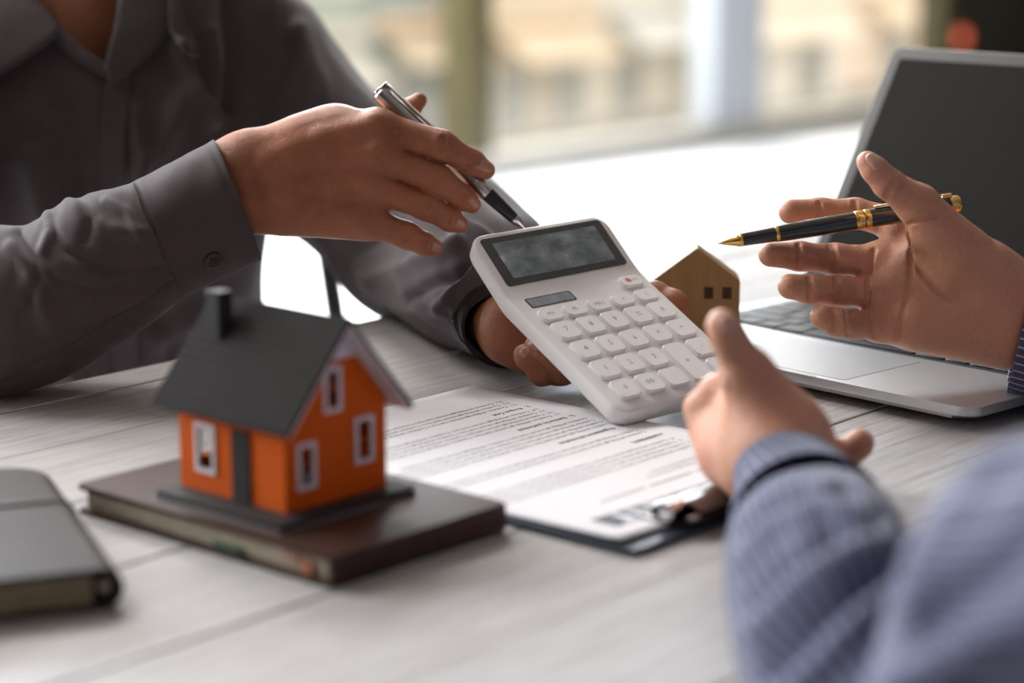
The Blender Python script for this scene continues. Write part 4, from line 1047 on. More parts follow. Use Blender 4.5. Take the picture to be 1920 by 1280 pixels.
# hidden limbs, trunk, neck and head joined to the hands inside the clothing
def coarse(prims, h=0.005, k=0.03):
    pts = np.array([p for a, b, ra, rb in prims for p in (a, b)]); R = max(max(p[2], p[3]) for p in prims)
    g = SDF(pts.min(0)-R-0.03, pts.max(0)+R+0.03, h); f = np.full(tuple(g.n), 0.5, np.float32)
    for a, b, ra, rb in prims: g.cone(f, a, b, ra, rb, k, mar=0.06)
    return g, f
U = un
neck0 = U(135, 60, 1.70); head = U(150, -330, 1.66)
prims = [(U(335, 392, A0), U(60, 560, 1.335), 0.019, 0.024), (U(60, 560, 1.335), U(-150, 620, 1.37), 0.024, 0.030), (U(-150, 620, 1.37), U(-220, 180, 1.62), 0.030, 0.036),
         (U(915, 610, 1.385), U(830, 530, 1.55), 0.016, 0.026), (U(830, 530, 1.55), U(490, 130, 1.74), 0.028, 0.040),
         (U(490, 110, 1.74), U(-210, 150, 1.66), 0.05, 0.05), (U(120, 120, 1.70), U(110, 700, 1.72), 0.10, 0.10),
         (neck0, U(145, -160, 1.68), 0.060, 0.054)]
g1, f1 = coarse(prims)
# head: skull, jaw, nose, ears
g1b = SDF(head-np.array([.14, .15, .17]), head+np.array([.14, .15, .17]), 0.003); f1b = np.full(tuple(g1b.n), 0.5, np.float32)
fd = nrm(np.array([0.35, -0.93, 0.0])); sd_ = np.array([-fd[1], fd[0], 0]); Zv = np.array([0, 0, 1.0])
def hp(f_, s_, z_): return head+fd*f_+sd_*s_+Zv*z_
for a, b, ra, rb, k in ((hp(-.025, 0, .03), hp(.02, 0, .035), .078, .074, .03), (hp(.03, 0, -.01), hp(.045, 0, -.075), .062, .040, .04), (hp(-.02, 0, -.02), hp(.0, 0, -.15), .058, .055, .03),
                        (hp(.085, 0, .015), hp(.108, 0, -.022), .008, .013, .012), (hp(.082, .028, -.065), hp(.082, -.028, -.065), .008, .008, .01),
                        (hp(.072, .05, .03), hp(.085, .015, .032), .012, .010, .012), (hp(.072, -.05, .03), hp(.085, -.015, .032), .012, .010, .012),
                        (hp(-.01, .078, .015), hp(-.015, .083, -.025), .014, .010, .008), (hp(-.01, -.078, .015), hp(-.015, -.083, -.025), .014, .010, .008)):
    g1b.cone(f1b, a, b, ra, rb, k, mar=0.05)
for s_ in (1, -1): g1b.cone(f1b, hp(.088, .032*s_, .012), hp(.088, .030*s_, .012), .010, .010, .010, neg=True)
V, F = merge([(VA, FA), (VB, FB), g1.mesh(f1), g1b.mesh(f1b)])
body1 = fast_mesh('body', V, F, m_skin1, man)
m_hair = mat_plain('dark_hair', (0.012, 0.009, 0.008), 0.45, var=0.3, vscale=200, bmp=0.6, bscale=600)
gh = SDF(head-np.array([.14, .15, .13]), head+np.array([.14, .15, .16]), 0.004); fh = np.full(tuple(gh.n), 0.5, np.float32)
for a, b, ra, rb in ((hp(-.03, 0, .045), hp(.015, 0, .055), .083, .074), (hp(-.05, 0, .0), hp(-.055, 0, -.05), .070, .058)): gh.cone(fh, a, b, ra, rb, .03, mar=.05)
gh.cone(fh, hp(.12, 0, .0), hp(.16, 0, -.05), .07, .09, .02, neg=True, mar=.05)
V, F = gh.mesh(fh); fast_mesh('hair', V, F, m_hair, man)
m_eye = mat_plain('eye', (0.55, 0.52, 0.50), 0.1)
for s_ in (1, -1):
    V, F = [], []; c_ = hp(.078, .031*s_, .012)
    for i in range(9):
        for j in range(12): a, b_ = math.pi*i/8, 2*math.pi*j/12; V.append(c_+0.0115*np.array([math.sin(a)*math.cos(b_), math.sin(a)*math.sin(b_), math.cos(a)]))
    for i in range(8):
        for j in range(12): F.append((i*12+j, i*12+(j+1) % 12, (i+1)*12+(j+1) % 12, (i+1)*12+j))
    keep_world(from_data('eye', V, F, m_eye, None, True), man)
for b_, t_, w_ in (((900, 306), (924, 316), 21), ((881, 372), (895, 388), 20), ((855, 416), (870, 424), 19), ((811, 460), (826, 466), 18)):
    hA.nail(b_, t_, w_, 'fingernail', m_nail1, man)
for b_, t_, w_ in (((1014, 650), (996, 637), 27), ((991, 666), (977, 655), 20)): handB.nail(b_, t_, w_, 'fingernail', m_nail1, man)

# ---- shirt
shirt = bpy.data.objects.new('shirt', None)   # replaced below by the torso mesh
bpy.data.objects.remove(shirt)
chest_folds = [([(333, 90), (360, 170), (390, 230)], 12, 0.0135), ([(490, 0), (500, 90), (507, 240)], 13, 0.0158), ([(395, 60), (398, 140), (392, 225)], 12, 0.0112),
               ([(430, 0), (440, 90), (432, 200)], 21, -0.0135), ([(250, 330), (300, 280), (345, 180)], 23, 0.0112), ([(60, 300), (90, 420), (80, 520)], 29, 0.0135),
               ([(120, 200), (140, 330), (150, 480)], 32, -0.0112), ([(540, 20), (560, 110), (555, 200)], 18, -0.0158), ([(250, 200), (260, 300), (255, 420)], 13, 0.0090),
               ([(300, 640), (360, 610), (420, 575)], 23, 0.0112), ([(270, 560), (330, 660), (350, 740)], 26, -0.0112), ([(20, 620), (120, 690), (180, 740)], 26, 0.0112)]
torso = loft('shirt', [(-60, -95, 330, -95, 1.70, .062), (-230, -30, 470, -30, 1.70, .082), (-330, 70, 545, 70, 1.69, .105), (-340, 220, 525, 220, 1.68, .118), (-325, 400, 505, 400, 1.68, .118),
                       (-310, 560, 490, 560, 1.69, .116), (-310, 720, 490, 720, 1.70, .114), (-320, 900, 500, 900, 1.71, .116), (-330, 1060, 510, 1060, 1.72, .12)],
             m_grey_sh, None, nu=280, nv=220, thick=0, amp=0.0020, seed=4, kx=4, ky=3, folds=chest_folds, power=2.25, close=True)
keep_world(torso, man)
torso['label'] = 'dark grey cotton shirt front with open collar'
tb = bvh_of([torso])
# sleeve of the pen arm and its cuff
slA_f = [([(90, 415), (120, 470), (200, 505), (290, 500)], 11.7, -0.00306), ([(130, 385), (200, 430), (270, 440)], 13.6, 0.00272), ([(40, 440), (75, 520), (60, 560)], 11.7, -0.00306), ([(100, 520), (180, 545), (300, 505), (330, 490)], 8.8, -0.00204),
         ([(20, 470), (55, 500), (90, 600)], 15.6, 0.00306), ([(0, 715), (120, 650), (220, 590), (330, 520)], 5, -0.0022), ([(88, 405), (95, 430), (80, 470)], 9.7, 0.00272), ([(200, 380), (240, 400), (262, 440)], 8.8, 0.00204),
         ([(150, 590), (230, 560), (310, 545)], 13.6, 0.00204), ([(150, 370), (175, 410), (160, 450)], 11.7, -0.00238)]
slA = loft('sleeve', [(-330, 300, -90, 60, 1.60, .060), (-330, 440, -60, 330, 1.4900, .062), (-240, 470, -150, 770, 1.3900, .058), (-100, 418, -70, 778, 1.3450, .050), (0, 424, 10, 745, 1.3300, .047), (62, 424, 85, 716, 1.3270, .044), (98, 396, 158, 684, 1.3270, .042),
                      (140, 374, 226, 640, 1.3280, .040), (195, 360, 290, 598, 1.3300, .038), (252, 345, 342, 558, 1.3320, .036)], m_grey_sh, torso, nu=160, nv=170, amp=0.0009, seed=11, kx=3, ky=5, folds=slA_f)
cufA = loft('cuff', [(243, 344, 336, 563, 1.3325, .0375), (320, 305, 412, 524, 1.3360, .0365), (400, 263, 491, 487, 1.3400, .0350)], m_grey_sh, torso, nu=120, nv=40, thick=0.0022, amp=0.0007, seed=5, kx=2, ky=1,
            folds=[([(255, 340), (345, 556)], 2.2, -0.0006), ([(393, 270), (484, 484)], 2.0, -0.0006), ([(262, 336), (352, 552)], 2.0, 0.0004)])
cb_ = bvh_of([cufA])
def button(px, py, bvh, r, parent, mat, lift=0.0012):
    h = bvh.ray_cast(Vector(CAM), Vector(ray(px, py)).normalized())
    if h[0] is None: print('button miss'); return
    n = -h[1] if h[1].dot(Vector(FW)) > 0 else h[1]; c = np.array(h[0]); n = np.array(n)
    o = lathe('button', c-n*0.0004, c+n, [(0, r*.9), (0.0004, r), (0.0022, r), (0.0026, r*.93), (0.0024, r*.72), (0.0017, r*.62), (0.0017, r*.02)], mat, None, 28)
    q = nrm(np.cross(n, [0, 0, 1])); w = np.cross(n, q)
    keep_world(o, parent)
    for sx in (-1, 1):
        for sy in (-1, 1):
            p = c+(q*sx+w*sy)*r*0.22
            keep_world(lathe('thread', p+n*0.0010, p+n, [(0, r*.10), (0.0012, r*.10)], m_band, None, 8), parent)
button(399, 487, cb_, mm(17, 1.33), torso, m_button)
# other arm: shoulder, elbow, forearm towards the calculator
slB_f = [([(560, 60), (600, 160), (620, 250)], 18, 0.008), ([(690, 520), (760, 500), (860, 455)], 14, 0.008), ([(770, 560), (840, 520), (900, 480)], 10, -0.007), ([(820, 590), (860, 540), (905, 510)], 10, 0.006),
         ([(860, 420), (900, 440), (940, 470)], 8, 0.005), ([(650, 480), (720, 430), (820, 420)], 16, -0.006)]
slB = loft('sleeve', [(430, -60, 330, 120, 1.72, .070), (560, -10, 400, 260, 1.72, .075), (655, 110, 470, 380, 1.70, .072), (760, 230, 560, 450, 1.67, .068), (890, 330, 640, 530, 1.63, .066), (985, 400, 730, 585, 1.55, .062), (1000, 440, 790, 610, 1.445, .052), (985, 500, 862, 645, 1.388, .042), (962, 545, 912, 672, 1.366, .032)],
           m_grey_sh, torso, nu=130, nv=140, amp=0.0035, seed=21, kx=3, ky=4, folds=slB_f)
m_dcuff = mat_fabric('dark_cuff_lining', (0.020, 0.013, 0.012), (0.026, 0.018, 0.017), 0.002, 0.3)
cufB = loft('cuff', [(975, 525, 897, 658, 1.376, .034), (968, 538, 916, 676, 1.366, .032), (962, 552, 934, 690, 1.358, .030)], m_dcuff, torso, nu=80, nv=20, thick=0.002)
# collar, placket, neck band
patch('placket', [(200, 140), (187, 250), (192, 360), (203, 500), (217, 760), (264, 760), (250, 500), (238, 360), (234, 250), (246, 140)], tb, 0.0030, 0.0022, m_grey_sh, torso, uvrot=0)
Lc = [(-150, -60), (55, -60), (68, 0), (113, 56), (90, 80), (60, 101), (0, 140), (-90, 150), (-210, 90)]
patch('collar', Lc, tb, 0.015, 0.0040, m_grey_sh, torso, uvrot=0.6)
patch('collar', [(228, -60), (316, -60), (321, 53), (300, 82), (267, 113), (208, 160), (196, 122), (212, 60), (222, 0)], tb, 0.010, 0.0040, m_grey_in, torso, uvrot=-0.5)
patch('neckline_facing', [(58, -60), (68, 0), (116, 52), (152, 90), (202, 122), (200, 146), (140, 112), (96, 66), (40, -10)], tb, 0.006, 0.003, m_grey_sh, torso)
patch('collar_point', [(312, -60), (330, 0), (356, 65), (373, 107), (352, 98), (333, 82), (319, 53)], tb, 0.020, 0.0040, m_grey_sh, torso, uvrot=-0.8)
# open the neckline: remove the cloth inside the V
def cut_window(o, poly):
    bpy.context.view_layer.update()
    bm = bmesh.new(); bm.from_mesh(o.data); kill = []
    def ins(x, y):
        c = False; n = len(poly)
        for i in range(n):
            (x1, y1), (x2, y2) = poly[i], poly[(i+1) % n]
            if (y1 > y) != (y2 > y) and x < (x2-x1)*(y-y1)/(y2-y1)+x1: c = not c
        return c
    for f in bm.faces:
        c = o.matrix_world @ f.calc_center_median(); p = proj(np.array(c))
        if ins(p[0], p[1]) and f.normal.dot(Vector(FW)) < 0.2: kill.append(f)
    bmesh.ops.delete(bm, geom=kill, context='FACES'); bm.to_mesh(o.data); bm.free()
cut_window(torso, [(40, -130), (66, 0), (108, 56), (150, 100), (198, 128), (214, 60), (226, 0), (250, -130)])
# trousers below the table edge
m_trous = mat_plain('dark_trousers', (0.02, 0.018, 0.018), 0.85, bmp=0.2)
g2, f2 = coarse([(np.array([-.47, 1.74, .53]), np.array([-.27, 1.74, .53]), .10, .10), (np.array([-.45, 1.70, .52]), np.array([-.36, 1.32, .50]), .085, .06), (np.array([-.29, 1.70, .52]), np.array([-.14, 1.36, .50]), .085, .06),
                 (np.array([-.36, 1.32, .50]), np.array([-.37, 1.38, .10]), .058, .045), (np.array([-.14, 1.36, .50]), np.array([-.14, 1.42, .10]), .058, .045)], 0.008, 0.03)
V, F = g2.mesh(f2); fast_mesh('trousers', V, F, m_trous, man)
m_shoe = mat_plain('black_shoe', (0.015, 0.013, 0.012), 0.35)
for x, y in ((-.37, 1.37), (-.14, 1.41)):
    bm = bmesh.new(); box_bm(bm, x-.045, x+.045, y-.19, y+.07, 0.0, 0.085, 0.03, 4)
    for v in bm.verts:
        t = max(0, (y-v.co.y)/.19); v.co.z *= 1-.35*t; v.co.x = x+(v.co.x-x)*(1-.25*t*t)
    auto_smooth(bm_obj('shoe', bm, m_shoe)); keep_world(bpy.context.scene.objects[[o.name for o in COL.objects if o.name.startswith('shoe')][-1]], man)

# ---- his chair
m_chair = mat_plain('dark_chair_frame', (0.022, 0.020, 0.020), 0.5)
chair = thing('armchair', 'dark framed chair behind the table under the person in grey', 'chair', (-0.37, 1.75, 0)); bpy.context.view_layer.update()
p0 = un(598, 385, 1.80)-np.array([-.37, 1.75, 0]); p1_ = un(640, 660, 1.80)-np.array([-.37, 1.75, 0]); ap = nrm(p1_-p0); p1_ = p0+ap*(p0[2]-0.42)/(-ap[2])
box('seat', -.23, .23, -.22, .22, .40, .44, m_chair, chair, .012)
for sx in (-1, 1):
    for sy in (-1, 1): box('leg', sx*.20-.016, sx*.20+.016, sy*.19-.016, sy*.19+.016, 0, .40, m_chair, chair, .004)
def post(name, a, b, w):
    return lathe(name, a, b, [(0, w), (float(np.linalg.norm(np.asarray(b)-np.asarray(a))), w)], m_chair, chair, 16)
post('arm_post', p0, p1_, 0.0074)
q0, q1 = p0.copy(), p1_.copy(); q0[0] *= -1; q1[0] *= -1; post('arm_post', q0, q1, 0.0074)
for sx in (-1, 1): box('armrest', sx*abs(p0[0])-.022, sx*abs(p0[0])+.022, p0[1]-.02, .19, p0[2]-.004, p0[2]+.020, m_chair, chair, .006)
box('backrest', -.13, .13, .19, .22, .52, .92, m_chair, chair, .012)
for sx in (-1, 1): box('back_post', sx*.11-.012, sx*.11+.012, .195, .215, .42, .54, m_chair, chair, .003)

# ------------------------------------------------------------------ silver pen in his hand
m_silver = mat_plain('brushed_silver', (0.58, 0.56, 0.55), 0.20, metal=1.0, var=0.06, vscale=20); m_grip = mat_plain('black_grip', (0.012, 0.012, 0.012), 0.38, var=0.1)
pa_, pb__ = un(709, 172, A0+.008), un(988, 432, A0+.018); PLn = float(np.linalg.norm(pb__-pa_)); pax = (pb__-pa_)/PLn
spen = thing('silver_pen', 'slim silver ballpoint pen with black grip pointing at the calculator display', 'pen', pa_); bpy.context.view_layer.update()
def kw_(o, p): return keep_world(o, p)
r_ = mm(16.5, 1.355); j1, j2 = PLn*0.735, PLn*0.915
kw_(lathe('barrel', pa_, pb__, [(0, r_*.55), (0.0006, r_*.86), (0.0016, r_), (j1-.012, r_*1.0), (j1-.003, r_*.98), (j1, r_*.90)], m_silver), spen)
kw_(lathe('barrel_ring', pa_+pax*(j1-.0125), pb__, [(0, r_*1.03), (0.001, r_*1.05), (0.002, r_*1.03)], m_silver), spen)
kw_(lathe('grip', pa_+pax*j1, pb__, [(0, r_*.86), (0.004, r_*.84), (j2-j1-.002, r_*.66), (j2-j1, r_*.60)], m_grip), spen)
kw_(lathe('tip', pa_+pax*j2, pb__, [(0, r_*.60), (0.0015, r_*.62), (0.0030, r_*.50), (0.0070, r_*.30), (0.0072, r_*.22), (PLn-j2-.0012, r_*.12), (PLn-j2, r_*.05)], m_silver), spen)
cu = nrm(UP*0.85+RT*0.9-FW*0.35); cu = nrm(cu-(cu@pax)*pax); cs = np.cross(pax, cu)
M = basis(pa_, pax, cs, cu)
bm = bmesh.new(); box_bm(bm, 0.0015, 0.050, -.0024, .0024, r_+.0010, r_+.0026, .0007, 2); box_bm(bm, -.0008, .0060, -.0028, .0028, r_*.2, r_+.0024, .0007, 2); box_bm(bm, .046, .050, -.0022, .0022, r_*.9, r_+.0015, .0005, 1)
bm.transform(M); kw_(auto_smooth(bm_obj('clip', bm, m_silver)), spen)
kw_(lathe('end_cap', pa_-pax*.0016, pb__, [(0, r_*.45), (0.0006, r_*.62), (0.0018, r_*.62)], m_silver), spen)

# ------------------------------------------------------------------ second person (striped shirt): open hand with black pen, near hand
m_skin2 = mat_skin('light_skin', (0.44, 0.195, 0.112), (0.59, 0.285, 0.175), (0.63, 0.265, 0.175))
m_nail2 = mat_plain('fingernail_light', (0.56, 0.31, 0.24), 0.3, var=0.08, vscale=120, coat=0.2)
m_blue_sh = mat_fabric('blue_striped_cotton', (0.050, 0.054, 0.106), (0.205, 0.215, 0.30), 0.0056, 0.13, soft=0.06)
m_purp_sh = mat_fabric('navy_striped_cuff', (0.075, 0.072, 0.135), (0.48, 0.47, 0.55), 0.0049, 0.12, soft=0.05)
lady = thing('person', 'person in a blue striped shirt gesturing with both open hands at the right', 'person', (0.46, 0.60, 0.0)); bpy.context.view_layer.update()
C0 = 1.285
handC = Hand(
    palm=[((1985, 600, C0+.006, 92), (1900, 590, C0+.004, 84)), ((1895, 560, C0+.004, 62), (1690, 430, C0+.018, 40)), ((1890, 580, C0+.003, 60), (1650, 492, C0+.010, 36)),
          ((1885, 605, C0+.002, 58), (1645, 548, C0+.006, 34)), ((1875, 628, C0+.000, 52), (1652, 606, C0+.003, 33)),
          ((1885, 548, C0-.006, 66), (1745, 436, C0-.016, 46)), ((1840, 520, C0-.008, 64), (1790, 500, C0-.008, 58)),
          ((1880, 630, C0-.005, 50), (1720, 610, C0-.006, 44)), ((1700, 520, C0+.004, 50), (1800, 570, C0+.002, 60))],
    fingers={
        'index': [(1730, 440, C0+.024, 36), (1682, 420, C0+.026, 32), (1604, 399, C0+.030, 26.5), (1537, 396, C0+.028, 24), (1483, 397, C0+.024, 23.5)],
        'middle': [(1700, 500, C0+.012, 35), (1645, 490, C0+.010, 31), (1566, 486, C0+.006, 28.5), (1498, 480, C0+.001, 26), (1445, 477, C0-.003, 23)],
        'ring': [(1700, 550, C0+.006, 34), (1642, 548, C0+.004, 30), (1570, 546, C0-.006, 27.5), (1520, 542, C0-.016, 26), (1482, 537, C0-.021, 24)],
        'little': [(1700, 605, C0+.002, 33), (1645, 608, C0-.001, 29), (1600, 609, C0-.012, 25.5), (1570, 604, C0-.022, 25), (1541, 593, C0-.027, 22.5)],
        'thumb': [(1800, 470, C0-.016, 52), (1722, 385, C0-.026, 39), (1664, 343, C0-.032, 27.5), (1640, 318, C0-.034, 23.5), (1626, 303, C0-.034, 20)]},
    h=0.0008, kweb=0.006)
hC = handC
def zc(x, y): return (1320+x/2.783, 260+y/2.783)
for pl, r in (([zc(1050, 455), zc(1068, 540), zc(1090, 630), zc(1140, 710), zc(1210, 790), zc(1290, 845)], .0009), ([zc(1065, 500), zc(1078, 620), zc(1072, 740), zc(1050, 850), zc(1015, 980), zc(1002, 1040)], .0009),
              ([zc(860, 700), zc(868, 640), zc(885, 575)], .0009), ([zc(858, 870), zc(856, 800), zc(858, 735)], .0009), ([zc(890, 1040), zc(884, 970), zc(872, 900)], .0010),
              ([zc(492, 545), zc(500, 610), zc(496, 680)], .0008), ([zc(668, 545), zc(688, 610), zc(682, 690)], .0010), ([zc(650, 545), zc(660, 610)], .0006),
              ([zc(545, 720), zc(560, 780), zc(550, 850)], .0010), ([zc(690, 720), zc(700, 780), zc(690, 850)], .0010), ([zc(680, 730), zc(682, 790)], .0006),
              ([zc(672, 890), zc(688, 950), zc(668, 1005)], .0010), ([zc(745, 900), zc(755, 960), zc(748, 1030)], .0010), ([zc(770, 900), zc(776, 960)], .0006),
              ([zc(600, 330), zc(606, 380), zc(600, 420)], .0008), ([zc(785, 325), zc(790, 370)], .0008),
              ([zc(990, 225), zc(965, 270), zc(950, 310)], .0009), ([zc(1060, 450), zc(1130, 430), zc(1220, 400)], .0007)):
    hC.crease(pl, r, 0.0018, lift=0.0003)
for pl in ([zc(1010, 165), zc(1040, 215)], [zc(1045, 182), zc(1080, 235)], [zc(980, 150), zc(1005, 195)]): hC.crease(pl, .0006, .0012)
VC, FC = hC.mesh(); VC = relax(VC, FC, 1, 0.4)

D0 = 1.055
handD = Hand(
    palm=[((1490, 880, D0-.020, 84), (1470, 830, D0-.005, 82)), ((1475, 830, D0-.005, 80), (1410, 770, D0+.020, 62)), ((1455, 850, D0-.008, 80), (1385, 840, D0+.020, 64)),
          ((1440, 800, D0-.005, 66), (1405, 720, D0-.005, 46)), ((1480, 800, D0+.020, 62), (1470, 770, D0+.045, 52)), ((1420, 890, D0-.002, 62), (1375, 850, D0+.030, 56))],
    fingers={
        'thumb': [(1450, 780, D0-.004, 56), (1402, 694, D0-.010, 40), (1372, 645, D0-.014, 33), (1361, 622, D0-.015, 31), (1353, 608, D0-.015, 29)],
        'index': [(1375, 840, D0+.025, 56), (1335, 800, D0+.040, 42), (1316, 766, D0+.042, 32), (1340, 733, D0+.036, 28), (1352, 722, D0+.034, 25)],
        'middle': [(1400, 810, D0+.040, 44), (1390, 780, D0+.062, 34), (1425, 760, D0+.066, 30), (1440, 770, D0+.060, 26)],
        'ring': [(1440, 800, D0+.050, 44), (1470, 790, D0+.072, 32), (1490, 800, D0+.074, 28)],
        'little': [(1470, 820, D0+.040, 46), (1540, 850, D0+.055, 32), (1588, 850, D0+.058, 27), (1610, 834, D0+.056, 25), (1613, 829, D0+.055, 24)]},
    h=0.0013, kweb=0.012)
VD, FD = handD.mesh(); VD = relax(VD, FD, 1, 0.5)
shR = np.array([.56, .74, 1.10]); shL = np.array([.30, .46, 1.10]); elR = np.array([.47, 1.02, .86]); elL = un(1690, 1380, .74)
pr2 = [(un(1985, 605, C0+.006), un(2055, 640, C0-.004), .020, .020), (un(2055, 640, C0-.004), un(2200, 650, C0-.01), .020, .020), (un(2200, 650, C0-.01), elR, .020, .024), (elR, shR-Zv*.05, .024, .034), (un(1490, 885, D0-.02), un(1540, 1070, .935), .020, .020), (un(1540, 1070, .935), un(1600, 1180, .83), .020, .020), (un(1600, 1180, .83), un(1740, 1560, .70), .020, .020), (un(1740, 1560, .70), un(1809, 1430, .70), .020, .020), (un(1809, 1430, .70), un(1900, 1240, .69), .020, .020), (un(1900, 1240, .69), un(2160, 1156, .645), .020, .022), (un(2160, 1156, .645), un(2375, 1120, .61), .022, .022), (un(2375, 1120, .61), un(2675, 1000, .55), .022, .026), (un(2675, 1000, .55), shL-Zv*.06, .026, .030), (shL-Zv*.06, shR-Zv*.06, .045, .045), ((shL+shR)/2-Zv*.08, (shL+shR)/2-Zv*.55, .10, .11), ((shL+shR)/2-Zv*.05, (shL+shR)/2+Zv*.11, .055, .05)]
g3, f3 = coarse(pr2)
V, F = merge([(VC, FC), (VD, FD), g3.mesh(f3)])
body2 = fast_mesh('body', V, F, m_skin2, lady)
hC.nail((1651, 314), (1628, 288), 26, 'fingernail', m_nail2, lady)
handD.nail((1372, 622), (1360, 590), 34, 'fingernail', m_nail2, lady)
handD.nail((1355, 724), (1360, 712), 26, 'fingernail', m_nail2, lady)
# shirt: torso, sleeves, cuffs
mid = (shL+shR)/2; sdir = nrm(shR-shL); fdir = np.array([-sdir[1], sdir[0], 0])
def torso_loft(name, rings, mat, nu=72):
    V = []; n = len(rings)
    for z, hw_, hd_, off in rings:
        for i in range(nu):
            a = 2*math.pi*i/nu; V.append(mid*[1, 1, 0]+Zv*z+fdir*off+sdir*hw_*np.sign(math.cos(a))*abs(math.cos(a))**.9+fdir*hd_*math.sin(a))
    F = np.array([(j*nu+i, j*nu+(i+1) % nu, (j+1)*nu+(i+1) % nu, (j+1)*nu+i) for j in range(n-1) for i in range(nu)])
    o = fast_mesh(name, np.array(V), F, mat); uv = o.data.uv_layers.new(name='UVMap')
    for p in o.data.polygons:
        for k, li in enumerate(p.loop_indices):
            vi = o.data.loops[li].vertex_index; uv.data[li].uv = ((vi % nu)/nu*1.1, (vi//nu)*0.05)
    md = o.modifiers.new('cloth', 'SOLIDIFY'); md.thickness = .002
    return o
shirt2 = torso_loft('shirt', [(.50, .18, .13, 0), (.62, .18, .13, 0), (.80, .185, .13, .0), (.95, .20, .13, 0), (1.05, .215, .115, 0), (1.11, .205, .09, 0), (1.15, .14, .075, 0), (1.175, .08, .065, 0)], m_blue_sh)
keep_world(shirt2, lady); shirt2['label'] = 'blue shirt with thin white stripes'
cufC = loft('cuff', [(1945, 470, 1884, 742, C0+.004, .034), (2010, 486, 1950, 762, C0, .036), (2090, 505, 2030, 790, C0-.006, .038)], m_purp_sh, shirt2, nu=140, nv=30, thick=.0022, folds=[([(1896, 625), (1893, 740)], 2, -.0005)])
def tube(name, pts, mat, parent, nu=60, nv=60, amp=.002, seed=3):
    P = np.array([p for p, r in pts]); R = np.array([[r] for p, r in pts]); t = np.linspace(0, 1, nv); c = crom(P, t); r = crom(R, t)[:, 0]
    tg = np.gradient(c, axis=0); tg /= np.linalg.norm(tg, axis=1)[:, None]; s1 = np.cross(tg, [0, 0, 1.0]); s1 /= np.linalg.norm(s1, axis=1)[:, None]; s2 = np.cross(tg, s1)
    a = np.linspace(0, 2*math.pi, nu, endpoint=False); S, Tt = np.meshgrid(a/(2*math.pi), t); rr = r[:, None]+amp*fold_noise(S, Tt, seed, 3, 4)
    V = (c[:, None]+s1[:, None]*(np.cos(a)[None]*rr)[:, :, None]+s2[:, None]*(np.sin(a)[None]*rr)[:, :, None]).reshape(-1, 3)
    jj, ii = np.meshgrid(np.arange(nv-1), np.arange(nu), indexing='ij'); i2 = (ii+1) % nu
    o = fast_mesh(name, V, np.stack([jj*nu+ii, jj*nu+i2, (jj+1)*nu+i2, (jj+1)*nu+ii], -1).reshape(-1, 4), mat)
    L = np.concatenate([[0], np.cumsum(np.linalg.norm(np.diff(c, axis=0), axis=1))]); per = 2*math.pi*r.mean()
    uv = o.data.uv_layers.new(name='UVMap'); uv.data.foreach_set('uv', np.stack([ii/nu*per, L[jj], (ii+1)/nu*per, L[jj], (ii+1)/nu*per, L[jj+1], ii/nu*per, L[jj+1]], -1).reshape(-1).astype(np.float32))
    md = o.modifiers.new('cloth', 'SOLIDIFY'); md.thickness = .002; md.offset = -1
    return keep_world(o, parent)
tube('sleeve', [(un(2055, 640, C0-.004), .044), (un(2200, 650, C0-.01), .048), (elR, .056), ((elR+shR)/2, .064), (shR, .075)], m_blue_sh, shirt2)
slD_f = [([(1392, 1000), (1440, 950), (1510, 918), (1580, 915), (1655, 965)], 15, -.012), ([(1398, 1055), (1450, 992), (1540, 955), (1630, 985)], 20, .008), ([(1400, 1135), (1470, 1050), (1560, 1002), (1690, 990)], 17, -.010),
         ([(1415, 1190), (1510, 1090), (1620, 1030), (1700, 1010)], 22, .007), ([(1430, 1270), (1540, 1150), (1680, 1060), (1760, 1000)], 24, -.008), ([(1500, 1290), (1620, 1170), (1780, 1050)], 28, .006), ([(1735, 935), (1760, 960), (1770, 1000)], 20, .006)]
slD = loft('sleeve', [(1630, 945, 1400, 1035, D0-.066, 0.0235), (1680, 970, 1369, 1072, D0-.110, 0.0357), (1712, 1012, 1372, 1152, D0-.165, 0.0405), (1770, 1084, 1392, 1274, D0-.225, 0.0442), (1860, 1170, 1440, 1420, D0-.285, 0.0480), (1930, 1330, 1540, 1560, D0-.330, 0.0480), (1960, 1500, 1640, 1720, D0-.350, 0.0460)],
           m_blue_sh, shirt2, nu=140, nv=150, thick=.002, amp=.0012, seed=8, kx=3, ky=5, folds=slD_f)
loft('upper_sleeve', [(1575, 1560, 1900, 1800, .70, .040), (1618, 1300, 2000, 1560, .70, .044), (1700, 1050, 2100, 1430, .69, .046), (1765, 940, 2250, 1400, .67, .048), (1900, 912, 2420, 1400, .645, .050), (2150, 860, 2600, 1380, .61, .055), (2500, 700, 2850, 1300, .55, .062)],
     m_blue_sh, shirt2, nu=120, nv=100, thick=.002, amp=.0012, seed=6, kx=3, ky=4, power=3.4, folds=[([(1700, 1200), (1850, 1080), (1960, 1000)], 40, -.004), ([(1680, 1300), (1850, 1200), (1980, 1150)], 40, .004)])
cufD = loft('cuff', [(1668, 946, 1372, 1046, D0-.082, 0.0377), (1612, 892, 1384, 1002, D0-.044, 0.0328), (1554, 834, 1393, 952, D0-.012, 0.0274)], m_blue_sh, shirt2, nu=110, nv=24, thick=.0024, amp=.0006, seed=2, kx=2, ky=1)

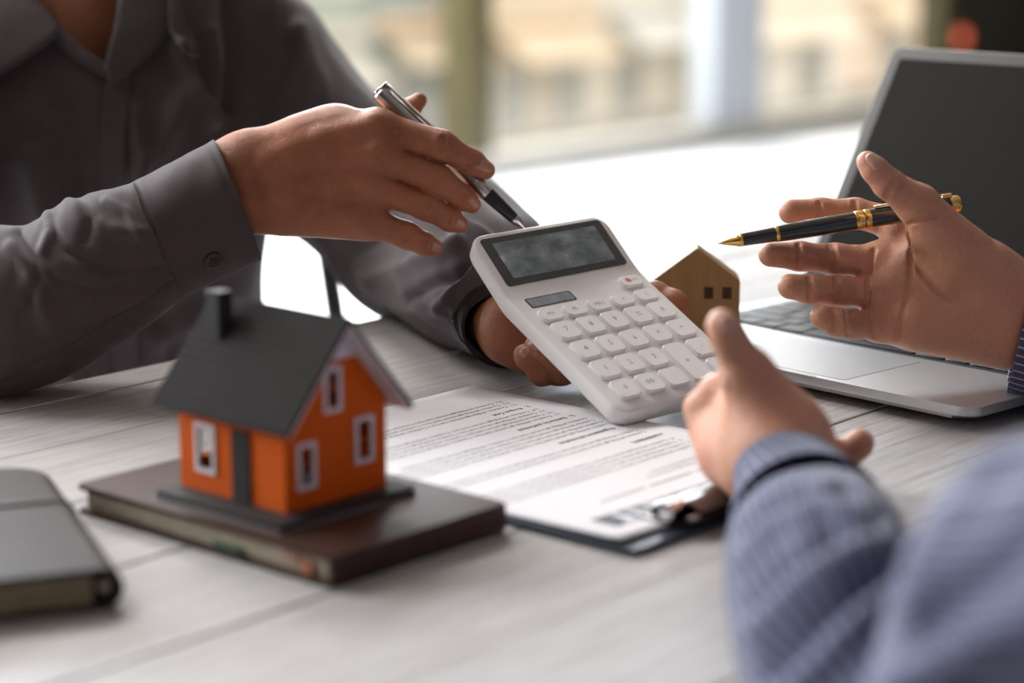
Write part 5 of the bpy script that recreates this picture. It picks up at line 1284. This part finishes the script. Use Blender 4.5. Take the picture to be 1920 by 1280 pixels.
# ------------------------------------------------------------------ black pen with gold rings in the open hand
m_pblack = mat_plain('black_lacquer', (0.010, 0.008, 0.006), 0.14, coat=0.7, var=0.1); m_gold = mat_plain('gold', (0.78, 0.50, 0.15), 0.18, metal=1.0, var=0.05)
qa, qb = un(1345, 457, 1.272), un(1801, 381, 1.282); QL = float(np.linalg.norm(qb-qa)); qx = (qb-qa)/QL
bpen = thing('black_pen', 'black pen with gold rings and gold tip resting in the open palm', 'pen', qa); bpy.context.view_layer.update()
def qt(px): return (px-1345)/(1801-1345)*QL
R0 = mm(1, 1.267)
def seg(name, x0, x1, prof, mat): return kw_(lathe(name, qa+qx*qt(x0), qb, [((qt(x1)-qt(x0))*t, r*R0) for t, r in prof], mat, None, 32), bpen)
seg('refill_tip', 1345, 1356, [(0, .6), (.3, 1.6), (1, 3.4)], m_silver)
seg('nose_cone', 1355, 1391, [(0, 4), (.15, 5), (.70, 10.5), (.74, 12), (.80, 12.4), (.84, 11), (.90, 12.8), (1, 12.8)], m_gold)
seg('grip_section', 1390, 1455, [(0, 12.4), (.5, 13.2), (1, 14.2)], m_pblack)
seg('ring', 1453, 1460, [(0, 14.5), (.2, 15.3), (.8, 15.3), (1, 14.8)], m_gold)
seg('barrel', 1459, 1604, [(0, 15.2), (.1, 16), (.6, 17), (1, 17.3)], m_pblack)
seg('ring', 1602, 1618, [(0, 17.4), (.08, 18.2), (.92, 18.2), (1, 17.6)], m_gold); seg('ring_gap', 1617, 1620.5, [(0, 17.4), (1, 17.4)], m_pblack); seg('ring', 1620, 1631, [(0, 17.6), (.1, 18.3), (.9, 18.3), (1, 17.6)], m_gold)
seg('cap', 1630, 1783, [(0, 18.0), (.3, 18.0), (1, 16.4)], m_pblack)
seg('end_ring', 1781, 1801, [(0, 16.6), (.1, 17.4), (.75, 17.0), (.9, 15), (1, 12), (1.0, 2)], m_gold)
cu2 = nrm(UP*1.0-FW*0.15); cu2 = nrm(cu2-(cu2@qx)*qx); M = basis(qa, qx, np.cross(cu2, qx), cu2)
bm = bmesh.new(); box_bm(bm, qt(1640), qt(1786), -.0020, .0020, 20*R0, 22.5*R0, .0006, 2); box_bm(bm, qt(1768), qt(1786), -.0022, .0022, 14*R0, 22.8*R0, .0006, 2); bm.transform(M)
kw_(auto_smooth(bm_obj('clip', bm, m_gold)), bpen)
